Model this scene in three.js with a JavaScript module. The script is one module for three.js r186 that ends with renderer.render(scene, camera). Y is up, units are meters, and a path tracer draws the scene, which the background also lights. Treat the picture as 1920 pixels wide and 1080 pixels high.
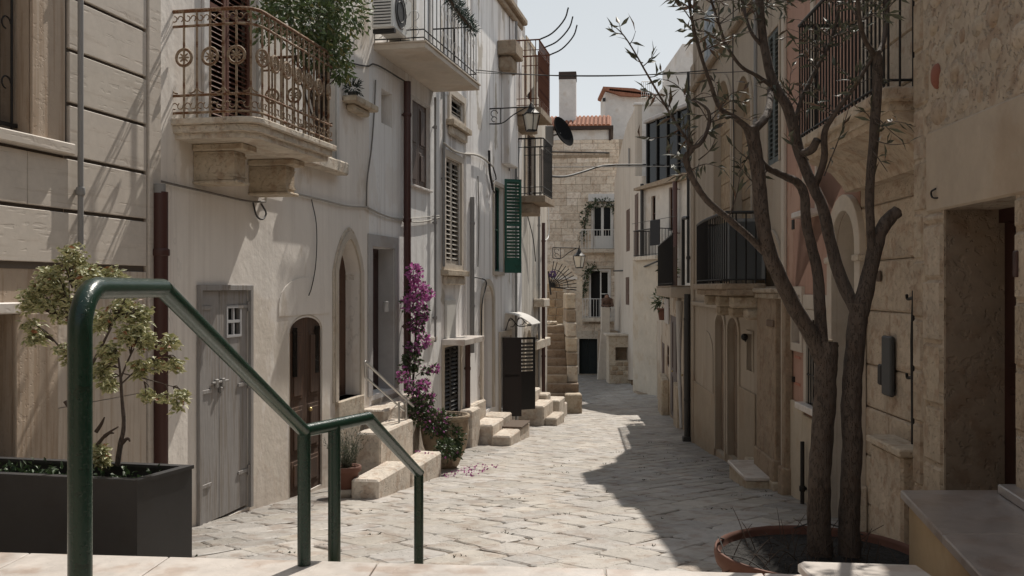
import * as THREE from 'three';
import { mergeGeometries } from 'three/addons/utils/BufferGeometryUtils.js';
import { MarchingCubes } from 'three/addons/objects/MarchingCubes.js';

// ---------- camera, sky, sun, exposure ----------
const scene = new THREE.Scene();
const FOC = 1800;                                   // focal length in photograph pixels (1920 wide)
const camera = new THREE.PerspectiveCamera(2 * Math.atan(540 / FOC) * 180 / Math.PI, 16 / 9, 0.1, 900);
camera.position.set(0, 0, 0); camera.lookAt(0, 0, -10);
scene.add(camera);
const renderer = new THREE.WebGLRenderer({ antialias: true });
renderer.toneMapping = THREE.LinearToneMapping;
renderer.toneMappingExposure = 0.94;
renderer.shadowMap.enabled = true; renderer.shadowMap.type = THREE.PCFSoftShadowMap;
const SUN = new THREE.Vector3(0.315, 1, -0.68).normalize();
{
  const W = 512, H = 256, data = new Float32Array(W * H * 4);
  for (let j = 0; j < H; j++) for (let i = 0; i < W; i++) {
    const lat = ((j + 0.5) / H - 0.5) * Math.PI, lon = ((i + 0.5) / W - 0.5) * 2 * Math.PI;
    const d = new THREE.Vector3(Math.cos(lat) * Math.cos(lon), Math.sin(lat), Math.cos(lat) * Math.sin(lon));
    const up = Math.max(0, d.y), h = Math.exp(-up * 1.9), s = Math.max(0, d.dot(SUN));
    const glow = 0.45 * Math.pow(s, 10) + 0.12 * Math.pow(s, 3);
    const c = d.y < 0 ? [0.5, 0.46, 0.42] : [0.19 + 0.755 * h + glow, 0.245 + 0.74 * h + glow * 0.97, 0.315 + 0.69 * h + glow * 0.92];
    const k = (j * W + i) * 4; data[k] = c[0]; data[k + 1] = c[1]; data[k + 2] = c[2]; data[k + 3] = 1;
  }
  const t = new THREE.DataTexture(data, W, H, THREE.RGBAFormat, THREE.FloatType);
  t.mapping = THREE.EquirectangularReflectionMapping; t.magFilter = t.minFilter = THREE.LinearFilter; t.needsUpdate = true;
  scene.background = t; scene.environment = t;
}
const sun = new THREE.DirectionalLight(new THREE.Color(1, 0.93, 0.83), 5.0);
sun.position.copy(SUN).multiplyScalar(60).add(new THREE.Vector3(0, 0, -20)); sun.target.position.set(0, 0, -20);
sun.castShadow = true; sun.shadow.mapSize.set(4096, 4096);
Object.assign(sun.shadow.camera, { left: -35, right: 35, top: 35, bottom: -35, near: 1, far: 140 });
scene.add(sun); scene.add(sun.target);

// ---------- small tools ----------
function rng(seed) { let a = seed >>> 0; return () => { a = (a + 0x6D2B79F5) | 0; let t = Math.imul(a ^ (a >>> 15), 1 | a); t = (t + Math.imul(t ^ (t >>> 7), 61 | t)) ^ t; return ((t ^ (t >>> 14)) >>> 0) / 4294967296; }; }
const R0 = rng(7), rr = (a, b, r = R0) => a + (b - a) * r();
const lerp = (a, b, t) => a + (b - a) * t, clamp = (x, a, b) => Math.min(b, Math.max(a, x));
const smooth = (a, b, x) => { const t = clamp((x - a) / (b - a), 0, 1); return t * t * (3 - 2 * t); };
const GPTS = [[0, -1.55], [4, -1.80], [8.65, -2.15], [16.6, -2.88], [22, -3.24], [28, -3.66], [38, -4.1], [50, -4.53], [70, -4.8]];
function gy(d) { for (let i = 1; i < GPTS.length; i++) if (d <= GPTS[i][0]) { const [a, b] = [GPTS[i - 1], GPTS[i]]; return lerp(a[1], b[1], clamp((d - a[0]) / (b[0] - a[0]), 0, 1)); } return -4.8; }

// a vertical plane of the place: local x along it (picture left to right), y up, z out of it. d = metres ahead of the camera
class Wall {
  constructor(ax, ad, bx, bd) { const l = Math.hypot(bx - ax, bd - ad); Object.assign(this, { ax, ad, ux: (bx - ax) / l, ud: (bd - ad) / l, len: l }); this.ang = Math.atan2(this.ud, this.ux); }
  u(px, w = 0) { const c = (px - 960) / FOC; return (c * (this.ad - w * this.ux) - (this.ax + w * this.ud)) / (this.ux - c * this.ud); }
  d(u, w = 0) { return this.ad - w * this.ux + u * this.ud; }
  x(u, w = 0) { return this.ax + w * this.ud + u * this.ux; }
  v(px, py, w = 0) { return (540 - py) / FOC * this.d(this.u(px, w), w); }
  p(px, py, w = 0) { return [this.u(px, w), this.v(px, py, w), w]; }
  rect(px0, py0, px1, py1, w = 0) { return { u0: this.u(px0, w), u1: this.u(px1, w), v1: this.v(px0, py0, w), v0: this.v(px1, py1, w) }; }
  uAtD(d) { return (d - this.ad) / this.ud; }
  world(u, v, w) { return new THREE.Vector3(this.x(u, w), v, -this.d(u, w)); }
  g(u, w = 0) { return gy(this.d(u, w)); }
}
const G = new Wall(0, 0, 1, 0);                      // the world itself: u = x, v = y, w = z
const at = (px, py, d) => new THREE.Vector3((px - 960) / FOC * d, (540 - py) / FOC * d, -d);
const lx = (d) => -4.6527 + 0.2055 * d;
const L = new Wall(lx(2), 2, lx(28), 28);
const rx = (d) => 2.684 + 0.0477 * d;
const RW = new Wall(rx(19.1), 19.1, rx(1), 1);

// ---------- textures ----------
function lattice(n, m, seed) { const r = rng(seed), a = new Float32Array(n * m); for (let i = 0; i < a.length; i++) a[i] = r(); return a; }
function fbm(S, nx, ny, oct, seed, gain = 0.5) {
  const out = new Float32Array(S * S); let amp = 1, tot = 0;
  for (let o = 0; o < oct; o++) {
    const a = lattice(nx, ny, seed + o * 101);
    for (let j = 0; j < S; j++) {
      const fy = j / S * ny, y0 = Math.floor(fy), ty = fy - y0, sy = ty * ty * (3 - 2 * ty), r0 = (y0 % ny) * nx, r1 = ((y0 + 1) % ny) * nx;
      for (let i = 0; i < S; i++) {
        const fx = i / S * nx, x0 = Math.floor(fx), tx = fx - x0, sx = tx * tx * (3 - 2 * tx), x1 = (x0 + 1) % nx;
        const p = a[r0 + x0] + (a[r0 + x1] - a[r0 + x0]) * sx, q = a[r1 + x0] + (a[r1 + x1] - a[r1 + x0]) * sx;
        out[j * S + i] += amp * (p + (q - p) * sy);
      }
    }
    tot += amp; amp *= gain; nx = Math.min(nx * 2, S); ny = Math.min(ny * 2, S);
  }
  for (let i = 0; i < out.length; i++) out[i] /= tot;
  return out;
}
const enc = (x) => { x = clamp(x, 0, 1); return 255 * (x <= 0.0031308 ? 12.92 * x : 1.055 * Math.pow(x, 1 / 2.4) - 0.055); };
function tex(S, fn, srgb = true) {
  const d = new Uint8Array(S * S * 4);
  for (let j = 0; j < S; j++) for (let i = 0; i < S; i++) {
    const k = j * S + i, c = fn(i / S, j / S, k);
    for (let q = 0; q < 3; q++) d[k * 4 + q] = srgb ? enc(c[q]) : 255 * clamp(c[q], 0, 1);
    d[k * 4 + 3] = 255;
  }
  const t = new THREE.DataTexture(d, S, S, THREE.RGBAFormat, THREE.UnsignedByteType);
  t.wrapS = t.wrapT = THREE.RepeatWrapping; t.magFilter = THREE.LinearFilter; t.minFilter = THREE.LinearMipmapLinearFilter; t.generateMipmaps = true;
  if (srgb) t.colorSpace = THREE.SRGBColorSpace; t.needsUpdate = true; return t;
}
function sized(t, w, h = w, ou = 0, ov = 0) { const c = t.clone(); c.repeat.set(1 / w, 1 / h); c.offset.set(-ou / w, -ov / h); c.needsUpdate = true; return c; }
const S = 512;
const nA = fbm(S, 4, 4, 7, 11, 0.6), nB = fbm(S, 6, 6, 6, 23), nC = fbm(S, 32, 32, 4, 37, 0.6), nV = fbm(S, 40, 3, 5, 51, 0.6), nH = fbm(S, 3, 40, 5, 67, 0.6), nD = fbm(S, 12, 12, 5, 83, 0.55);
const g1 = (v) => [v, v, v];
const bumpPlaster = tex(S, (x, y, k) => g1(0.45 * nA[k] + 0.25 * nC[k] + 0.3 * nD[k]), false);
const bumpStone = tex(S, (x, y, k) => { const pit = smooth(0.62, 0.78, nC[k]) * 0.5 + smooth(0.6, 0.75, nD[k]) * 0.4; return g1(0.75 * (0.5 + 0.5 * nA[k]) - pit); }, false);
const bumpGrainV = tex(S, (x, y, k) => g1(nV[k]), false);
const colPlaster = tex(S, (x, y, k) => { const a = 0.80 + 0.30 * (nA[k] - 0.5) + 0.12 * (nC[k] - 0.5), b = smooth(0.55, 0.75, nB[k]) * 0.12; return [a - b * 0.5, a - b * 0.8, a - b * 1.1]; });
const colStone = tex(S, (x, y, k) => { const a = 0.78 + 0.45 * (nA[k] - 0.5) + 0.25 * (nC[k] - 0.5), b = smooth(0.5, 0.72, nD[k]) * 0.22; return [a - b * 0.6, a - b * 0.85, a - b]; });
const colTrav = tex(S, (x, y, k) => { const l = smooth(0.55, 0.74, nH[k]) * 0.10, a = 0.84 + 0.22 * (nA[k] - 0.5) + 0.12 * (nC[k] - 0.5); return [a - l * 0.7, a - l * 0.85, a - l]; });
const bumpTrav = tex(S, (x, y, k) => g1(0.7 - smooth(0.58, 0.7, nH[k]) * smooth(0.45, 0.6, nD[k]) * 0.6 + 0.1 * nC[k]), false);
const colTravV = tex(S, (x, y, k) => { const l = smooth(0.45, 0.7, nV[k]) * 0.22, a = 0.84 + 0.2 * (nA[k] - 0.5) + 0.1 * (nC[k] - 0.5); return [a - l * 0.7, a - l * 0.9, a - l * 1.1]; });
const colWood = tex(S, (x, y, k) => { const a = 0.55 + 0.75 * (nV[k] - 0.35), b = smooth(0.55, 0.7, nA[k]) * 0.3; return [a + b, a + b * 0.8, a + b * 0.6]; });
const colRust = tex(S, (x, y, k) => { const t = smooth(0.42, 0.62, nB[k] * 0.6 + nC[k] * 0.4); return [lerp(0.62, 0.30, t), lerp(0.56, 0.14, t), lerp(0.46, 0.06, t)]; });
const colPaint = tex(S, (x, y, k) => { const t = smooth(0.56, 0.66, nD[k] * 0.5 + nC[k] * 0.5) * 0.35, a = 0.85 + 0.15 * (nA[k] - 0.5) + 0.15 * (nV[k] - 0.5); return [a - t * 0.5, a - t * 0.6, a - t * 0.7]; });
// one large stain map per facade: blotches, rain streaks under the roof and sills, damp foot
function stains(seed, W, H, u0, v0, o) {
  const N = 1024, a = fbm(N, 3, 3, 7, seed, 0.55), b = fbm(N, 60, 4, 5, seed + 7, 0.6), c = fbm(N, 10, 10, 6, seed + 13, 0.6), e = fbm(N, 24, 24, 4, seed + 19, 0.6);
  const t = tex(N, (x, y, k) => {
    const col = [...o.base], v = v0 + y * H;
    let m = 1 + (o.blotch ?? 0.25) * (a[k] - 0.5) * 2 + 0.12 * (e[k] - 0.5);
    const st = smooth(0.48, 0.68, b[k]) * (o.streak ?? 0.2) * lerp(0.35, 1, smooth(0.35, 0.65, a[k])) * (o.streakTop ? lerp(0.4, 1, y) : 1);
    const ft = (o.foot ?? 0.25) * smooth((o.footV ?? -1.5) + (c[k] - 0.5) * 1.6, (o.footV ?? -1.5) - 0.8, v);
    const pt = smooth(0.60, 0.66, c[k]) * (o.patch ?? 0.12);
    for (let q = 0; q < 3; q++) col[q] *= (m - pt * (0.6 + 0.25 * q)) * (1 - st * [0.86, 0.93, 0.97][q]) * (1 - ft * [0.6, 0.75, 0.9][q]);
    const ck = smooth(0.010, 0.002, Math.abs(e[k] * 0.4 + c[k] * 0.6 - 0.5)) * smooth(0.5, 0.62, a[k]) * (o.crack ?? 0.16); for (let q = 0; q < 3; q++) col[q] *= 1 - ck;
    if (o.reveal) { const z = smooth(o.revealAt ?? 0.60, (o.revealAt ?? 0.60) + 0.03, c[k]); for (let q = 0; q < 3; q++) col[q] = lerp(col[q], o.reveal[q] * m, z); }
    return col;
  });
  t.repeat.set(1 / W, 1 / H); t.offset.set(-u0 / W, -v0 / H); return t;
}

// ---------- materials ----------
const mat = (r, g, b, o = {}) => { const { metal = 0, rough = 0.9, ...x } = o; const m = new THREE.MeshStandardMaterial({ roughness: rough, metalness: metal, ...x }); m.color.setRGB(r, g, b); return m; };
const plaster = (r, g, b, o = {}) => mat(r / 0.8, g / 0.8, b / 0.8, { map: sized(colPlaster, 2.3), bumpMap: sized(bumpPlaster, 1.3), bumpScale: 0.012, ...o });
const stoneM = (r, g, b, o = {}) => mat(r / 0.75, g / 0.75, b / 0.75, { map: sized(colStone, 1.1), bumpMap: sized(bumpStone, 0.55), bumpScale: 0.014, ...o });
const facadeM = (t, o = {}) => mat(1, 1, 1, { map: t, bumpMap: sized(bumpPlaster, 1.5), bumpScale: 0.009, ...o });
const M = {
  cream: plaster(0.52, 0.46, 0.39), white: plaster(0.62, 0.60, 0.58), greyPlaster: plaster(0.38, 0.37, 0.37), pink: plaster(0.46, 0.20, 0.14),
  stone: stoneM(0.46, 0.39, 0.30), stoneL: stoneM(0.54, 0.48, 0.40), stoneD: stoneM(0.30, 0.235, 0.17), stoneB: stoneM(0.36, 0.27, 0.18),
  step: stoneM(0.50, 0.44, 0.36), marble: mat(0.78, 0.72, 0.67, { rough: 0.32, map: sized(colStone, 2.0), bumpMap: sized(bumpStone, 1.2), bumpScale: 0.002 }),
  trav: mat(0.64, 0.575, 0.505, { map: sized(colTrav, 1.15), bumpMap: sized(bumpTrav, 1.15), bumpScale: 0.0018, rough: 0.7 }),
  travD: mat(0.50, 0.40, 0.31, { map: sized(colTravV, 1.1, 1.8), bumpMap: sized(bumpStone, 0.7), bumpScale: 0.003, rough: 0.7 }),
  groove: mat(0.12, 0.10, 0.085), dark: mat(0.012, 0.011, 0.010, { rough: 0.8 }), glass: Object.assign(new THREE.MeshPhysicalMaterial({ color: 0x0c0d0e, roughness: 0.14, specularIntensity: 0.22 })),
  brownPipe: mat(0.060, 0.022, 0.018, { rough: 0.45 }), pipeG: mat(0.24, 0.235, 0.23, { rough: 0.6 }), pipeD: mat(0.03, 0.028, 0.027, { rough: 0.5 }),
  greyDoor: mat(0.345, 0.33, 0.322, { rough: 0.65, map: sized(colTravV, 1.4), bumpMap: sized(bumpGrainV, 0.7), bumpScale: 0.003 }),
  oldWood: mat(0.105, 0.058, 0.036, { map: sized(colWood, 0.7, 1.4), bumpMap: sized(bumpGrainV, 0.5, 1.5), bumpScale: 0.006 }),
  brownWood: mat(0.12, 0.055, 0.030, { map: sized(colWood, 0.8, 1.6), bumpMap: sized(bumpGrainV, 0.5, 1.5), bumpScale: 0.004, rough: 0.65 }),
  redWood: mat(0.055, 0.020, 0.016, { rough: 0.5, map: sized(colWood, 0.8, 1.6) }),
  shutBrown: mat(0.075, 0.045, 0.033, { rough: 0.6 }), shutRed: mat(0.17, 0.065, 0.042, { rough: 0.6, map: sized(colPaint, 0.8) }), shutBeige: mat(0.44, 0.40, 0.35, { rough: 0.75, map: sized(colPaint, 0.9) }),
  shutGreen: mat(0.022, 0.115, 0.085, { rough: 0.55, map: sized(colPaint, 0.9) }), shutBlack: mat(0.012, 0.0105, 0.010, { rough: 0.55 }), shutGrey: mat(0.11, 0.13, 0.13, { rough: 0.7, map: sized(colPaint, 0.9) }),
  ironRust: mat(0.46, 0.385, 0.325, { rough: 0.8, metal: 0.1, map: sized(colRust, 0.35), bumpMap: sized(bumpStone, 0.2), bumpScale: 0.002 }),
  ironRed: mat(0.22, 0.085, 0.045, { rough: 0.85, map: sized(colRust, 0.5) }), iron: mat(0.016, 0.0145, 0.014, { rough: 0.55, metal: 0.3 }), ironW: mat(0.66, 0.65, 0.63, { rough: 0.5 }), steel: mat(0.55, 0.55, 0.54, { rough: 0.3, metal: 0.9 }),
  green: mat(0.0055, 0.031, 0.019, { rough: 0.27, map: sized(colPaint, 0.45), bumpMap: sized(bumpStone, 0.12), bumpScale: 0.0006 }), planter: mat(0.036, 0.036, 0.039, { rough: 0.5, map: sized(colPlaster, 0.9), bumpMap: sized(bumpPlaster, 0.5), bumpScale: 0.001 }), soil: mat(0.009, 0.007, 0.0055, { bumpMap: sized(bumpStone, 0.3), bumpScale: 0.03 }),
  terra: mat(0.17, 0.075, 0.052, { rough: 0.8, map: sized(colPlaster, 0.6) }), cement: stoneM(0.42, 0.37, 0.31), cable: mat(0.16, 0.145, 0.13, { rough: 0.6 }), cableD: mat(0.03, 0.028, 0.027, { rough: 0.6 }),
  bark: mat(0.112, 0.088, 0.074, { bumpMap: sized(bumpStone, 0.14, 0.45), bumpScale: 0.022, map: sized(colStone, 0.3, 0.7) }), barkD: mat(0.06, 0.042, 0.032), cutWood: mat(0.42, 0.34, 0.25),
  tile: mat(0.36, 0.16, 0.10, { map: sized(colStone, 0.8) }), acWhite: mat(0.62, 0.61, 0.58, { rough: 0.5 }), plastic: mat(0.7, 0.7, 0.7, { rough: 0.4 }), cloth: mat(0.012, 0.012, 0.014), rubber: mat(0.05, 0.05, 0.05),
  brass: mat(0.5, 0.38, 0.18, { rough: 0.35, metal: 0.8 }), lampGlass: mat(0.62, 0.58, 0.50, { rough: 0.25, transparent: false }), awning: mat(0.62, 0.60, 0.57, { rough: 0.4, side: THREE.DoubleSide }),
};
const leafM = (o = {}) => { const m = new THREE.MeshPhysicalMaterial({ vertexColors: true, roughness: 0.6, side: THREE.DoubleSide, transmission: 0.32, thickness: 0, ...o }); return m; };
M.leaf = leafM(); M.petal = leafM({ roughness: 0.8 });

// ---------- geometry ----------
function V3(a) { return a.isVector3 ? a : new THREE.Vector3(a[0], a[1], a[2]); }
function box(u0, u1, v0, v1, w0, w1, b = 0) {
  if (u1 < u0) [u0, u1] = [u1, u0]; if (v1 < v0) [v0, v1] = [v1, v0]; if (w1 < w0) [w0, w1] = [w1, w0];
  let g;
  if (!b) g = new THREE.BoxGeometry(u1 - u0, v1 - v0, w1 - w0);
  else {                                             // chamfered box, 44 triangles
    const hx = (u1 - u0) / 2, hy = (v1 - v0) / 2, hz = (w1 - w0) / 2; b = Math.min(b, hx * 0.9, hy * 0.9, hz * 0.9);
    const P = [], tri = (A, B, C) => { const n = new THREE.Vector3().subVectors(B, A).cross(new THREE.Vector3().subVectors(C, A)); const m = new THREE.Vector3().add(A).add(B).add(C); if (n.dot(m) < 0) [B, C] = [C, B]; for (const q of [A, B, C]) P.push(q.x, q.y, q.z); }, quad = (A, B, C, D) => { tri(A, B, C); tri(A, C, D); };
    const c = (sx, sy, sz, ax) => new THREE.Vector3(sx * (hx - (ax === 0 ? 0 : b)), sy * (hy - (ax === 1 ? 0 : b)), sz * (hz - (ax === 2 ? 0 : b)));
    for (const s of [-1, 1]) {
      quad(c(s, -1, -1, 0), c(s, 1, -1, 0), c(s, 1, 1, 0), c(s, -1, 1, 0)); quad(c(-1, s, -1, 1), c(1, s, -1, 1), c(1, s, 1, 1), c(-1, s, 1, 1)); quad(c(-1, -1, s, 2), c(1, -1, s, 2), c(1, 1, s, 2), c(-1, 1, s, 2));
      for (const t of [-1, 1]) { quad(c(s, t, -1, 0), c(s, t, 1, 0), c(s, t, 1, 1), c(s, t, -1, 1)); quad(c(s, -1, t, 0), c(s, 1, t, 0), c(s, 1, t, 2), c(s, -1, t, 2)); quad(c(-1, s, t, 1), c(1, s, t, 1), c(1, s, t, 2), c(-1, s, t, 2)); for (const q of [-1, 1]) tri(c(s, t, q, 0), c(s, t, q, 1), c(s, t, q, 2)); }
    }
    g = new THREE.BufferGeometry(); g.setAttribute('position', new THREE.Float32BufferAttribute(P, 3)); g.computeVertexNormals();
  }
  return g.translate((u0 + u1) / 2, (v0 + v1) / 2, (w0 + w1) / 2);
}
// tapered tube along points
function limb(pts, radii, n = 6, curve = true, per = 4, wob = 0) {
  pts = pts.map(V3); const m = pts.length; let P = pts, Rr = pts.map((_, i) => Array.isArray(radii) ? radii[i] : radii);
  if (curve && m > 2) {
    const c = new THREE.CatmullRomCurve3(pts, false, 'centripetal'), k = (m - 1) * per; P = []; const q = [];
    for (let i = 0; i <= k; i++) { const t = i / k; P.push(c.getPoint(t)); const f = t * (m - 1), a = Math.min(m - 2, Math.floor(f)); q.push(lerp(Rr[a], Rr[a + 1], f - a)); } Rr = q;
  }
  const pos = [], nor = [], idx = []; let ref = new THREE.Vector3(0.3, 0.2, 0.93);
  for (let i = 0; i < P.length; i++) {
    const t = new THREE.Vector3().subVectors(P[Math.min(i + 1, P.length - 1)], P[Math.max(i - 1, 0)]).normalize();
    if (i === 0 && Math.abs(t.dot(ref)) > 0.9) ref = new THREE.Vector3(1, 0, 0);
    const a = ref.clone().addScaledVector(t, -ref.dot(t)).normalize(), b = new THREE.Vector3().crossVectors(t, a); ref = a;
    for (let j = 0; j < n; j++) { const s = j / n * 2 * Math.PI, e = new THREE.Vector3().addScaledVector(a, Math.cos(s)).addScaledVector(b, Math.sin(s)); const r = Rr[i] * (1 + wob * Math.sin(j * 2.1 + i * 0.9) * 0.5 + wob * Math.sin(j * 4.7 - i * 1.7) * 0.5); pos.push(P[i].x + e.x * r, P[i].y + e.y * r, P[i].z + e.z * r); nor.push(e.x, e.y, e.z); }
  }
  const q = P.length; for (let i = 0; i < q - 1; i++) for (let j = 0; j < n; j++) { const A = i * n + j, B = i * n + (j + 1) % n; idx.push(A, B, A + n, B, B + n, A + n); }
  for (const [i, f] of [[0, 1], [q - 1, 0]]) { const c = pos.length / 3; pos.push(P[i].x, P[i].y, P[i].z); const t = new THREE.Vector3().subVectors(P[i], P[f ? 1 : q - 2]).normalize(); nor.push(t.x, t.y, t.z); for (let j = 0; j < n; j++) { const A = i * n + j, B = i * n + (j + 1) % n; f ? idx.push(c, B, A) : idx.push(c, A, B); } }
  const g = new THREE.BufferGeometry(); g.setAttribute('position', new THREE.Float32BufferAttribute(pos, 3)); g.setAttribute('normal', new THREE.Float32BufferAttribute(nor, 3)); g.setIndex(idx); return g;
}
const bar = (a, b, r, n = 6) => limb([a, b], r, n, false);
function lathe(pts, n = 20) { return new THREE.LatheGeometry(pts.map(([a, b]) => new THREE.Vector2(a, b)), n); }
function outline(o) {                                // rectangle or arched opening, as [u, v] corners
  const { u0, u1, v0, v1, rise = 0, kind = 'round' } = o, r = [[u0, v0], [u1, v0]], c = (u0 + u1) / 2, h = (u1 - u0) / 2, N = 14;
  if (!rise) return [...r, [u1, v1], [u0, v1]];
  for (let i = 0; i <= N; i++) { const t = i / N; let x, y; if (kind === 'point') { const s = Math.abs(1 - 2 * t); x = c + h * Math.sign(0.5 - t) * s; y = v1 - rise + rise * Math.pow(1 - Math.pow(s, 1.7), 0.8); } else { const a = t * Math.PI; x = c + h * Math.cos(a); y = v1 - rise + rise * Math.sin(a); } r.push([x, y]); }
  return r;
}
const path = (pts, C = THREE.Shape) => { const s = new C(); pts.forEach(([a, b], i) => i ? s.lineTo(a, b) : s.moveTo(a, b)); s.closePath(); return s; };
function extr(pts, w0, w1, holes = [], bev = 0) { const s = path(pts); for (const h of holes) s.holes.push(path(h, THREE.Path)); return new THREE.ExtrudeGeometry(s, { depth: w1 - w0 - 2 * bev, bevelEnabled: bev > 0, bevelThickness: bev, bevelSize: bev, bevelOffset: -bev, bevelSegments: 1, curveSegments: 6 }).translate(0, 0, w0 + bev); }
function profileAlong(pts, u0, u1) { return extr(pts.map(([w, v]) => [w, v]), 0, u1 - u0).rotateY(Math.PI / 2).scale(1, 1, -1).translate(u0, 0, 0); }   // closed [w, v] profile swept along u
function ready(g, off) {                             // unindexed, box-projected uv in metres
  g = g.index ? g.toNonIndexed() : g; const p = g.attributes.position; if (!g.attributes.normal) g.computeVertexNormals();
  const uv = new Float32Array(p.count * 2);
  for (let i = 0; i < p.count; i += 3) {
    const ax = p.getX(i + 1) - p.getX(i), ay = p.getY(i + 1) - p.getY(i), az = p.getZ(i + 1) - p.getZ(i), bx = p.getX(i + 2) - p.getX(i), by = p.getY(i + 2) - p.getY(i), bz = p.getZ(i + 2) - p.getZ(i);
    const nx = Math.abs(ay * bz - az * by), ny = Math.abs(az * bx - ax * bz), nz = Math.abs(ax * by - ay * bx);
    for (let k = i; k < i + 3; k++) { const [a, b] = nz >= nx && nz >= ny ? [p.getX(k), p.getY(k)] : nx >= ny ? [p.getZ(k), p.getY(k)] : [p.getX(k), p.getZ(k)]; uv[2 * k] = a; uv[2 * k + 1] = b; }
  }
  const o = new THREE.BufferGeometry(); o.setAttribute('position', p.clone()); o.setAttribute('normal', g.attributes.normal.clone()); o.setAttribute('uv', new THREE.BufferAttribute(uv, 2));
  if (g.attributes.color) o.setAttribute('color', g.attributes.color.clone());
  return off ? o.translate(-off[0], -off[1], -off[2]) : o;
}
const names = {}, offs = new WeakMap();
function numbered(n) { const k = names[n] = (names[n] ?? -1) + 1; return k ? n + '_' + String(k).padStart(3, '0') : n; }
function thing(name, label, category, wall, base, group) {
  const o = new THREE.Group(); o.name = numbered(name); scene.add(o); o.position.copy(wall.world(...base)); o.rotation.y = wall.ang; offs.set(o, base);
  o.userData = { label, category }; if (group) o.userData.group = group; return o;
}
function struct(name, wall = G, base = [0, 0, 0]) { const o = new THREE.Group(); o.name = name; scene.add(o); o.position.copy(wall.world(...base)); o.rotation.y = wall.ang; offs.set(o, base); o.userData.kind = 'structure'; return o; }
function part(name, geos, m, parent, off) {
  off = off ?? offs.get(parent) ?? [0, 0, 0]; const a = (Array.isArray(geos) ? geos : [geos]).map((g) => ready(g, off));
  const o = new THREE.Mesh(a.length > 1 ? mergeGeometries(a) : a[0], m); o.name = name; o.castShadow = o.receiveShadow = true; parent.add(o); offs.set(o, off); return o;
}
function pieces(name, geo, m, parent, spots) {       // alike pieces sharing one geometry made at the origin
  const off = offs.get(parent) ?? [0, 0, 0], g = ready(geo);
  return spots.map(([u, v, w, ry = 0, s = 1]) => { const o = new THREE.Mesh(g, m); o.name = name; o.castShadow = o.receiveShadow = true; o.position.set(u - off[0], v - off[1], w - off[2]); o.rotation.y = ry; if (s !== 1) o.scale.setScalar(s); parent.add(o); offs.set(o, [0, 0, 0]); return o; });
}
// leaves: list of {p, dir, len, wid, col}; each a folded pointed leaf of four triangles
function leafGeo(list, r = R0) {
  const pos = [], col = [];
  for (const l of list) {
    const d = l.dir.clone().normalize(), n0 = new THREE.Vector3(rr(-1, 1, r), rr(-0.2, 1, r), rr(-1, 1, r)), s = new THREE.Vector3().crossVectors(d, n0).normalize(), n = new THREE.Vector3().crossVectors(s, d);
    const A = l.p, B = A.clone().addScaledVector(d, l.len * 0.45), C = A.clone().addScaledVector(d, l.len).addScaledVector(n, -l.len * rr(0, 0.25, r)), w = l.wid / 2;
    const P = B.clone().addScaledVector(s, w).addScaledVector(n, w * 0.35), Q = B.clone().addScaledVector(s, -w).addScaledVector(n, w * 0.35);
    const e = l.edge ?? l.col;
    for (const [t, c] of [[[A, B, P], [l.col, l.col, e]], [[B, C, P], [l.col, e, e]], [[A, Q, B], [l.col, e, l.col]], [[B, Q, C], [l.col, e, e]]]) t.forEach((q, i) => { pos.push(q.x, q.y, q.z); col.push(...c[i]); });
  }
  const g = new THREE.BufferGeometry(); g.setAttribute('position', new THREE.Float32BufferAttribute(pos, 3)); g.setAttribute('color', new THREE.Float32BufferAttribute(col, 3)); g.computeVertexNormals(); return g;
}
const rdir = (r, up = 0) => new THREE.Vector3(rr(-1, 1, r), rr(-1, 1, r) + up, rr(-1, 1, r)).normalize();
const tint = (c, r, a = 0.25) => { const k = rr(1 - a, 1 + a, r); return c.map((x) => x * k); };
const flat = (pts, v0, v1, bev = 0) => extr(pts, -v1, -v0, [], bev).rotateX(Math.PI / 2);   // [u, w] plan raised from v0 to v1

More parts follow.
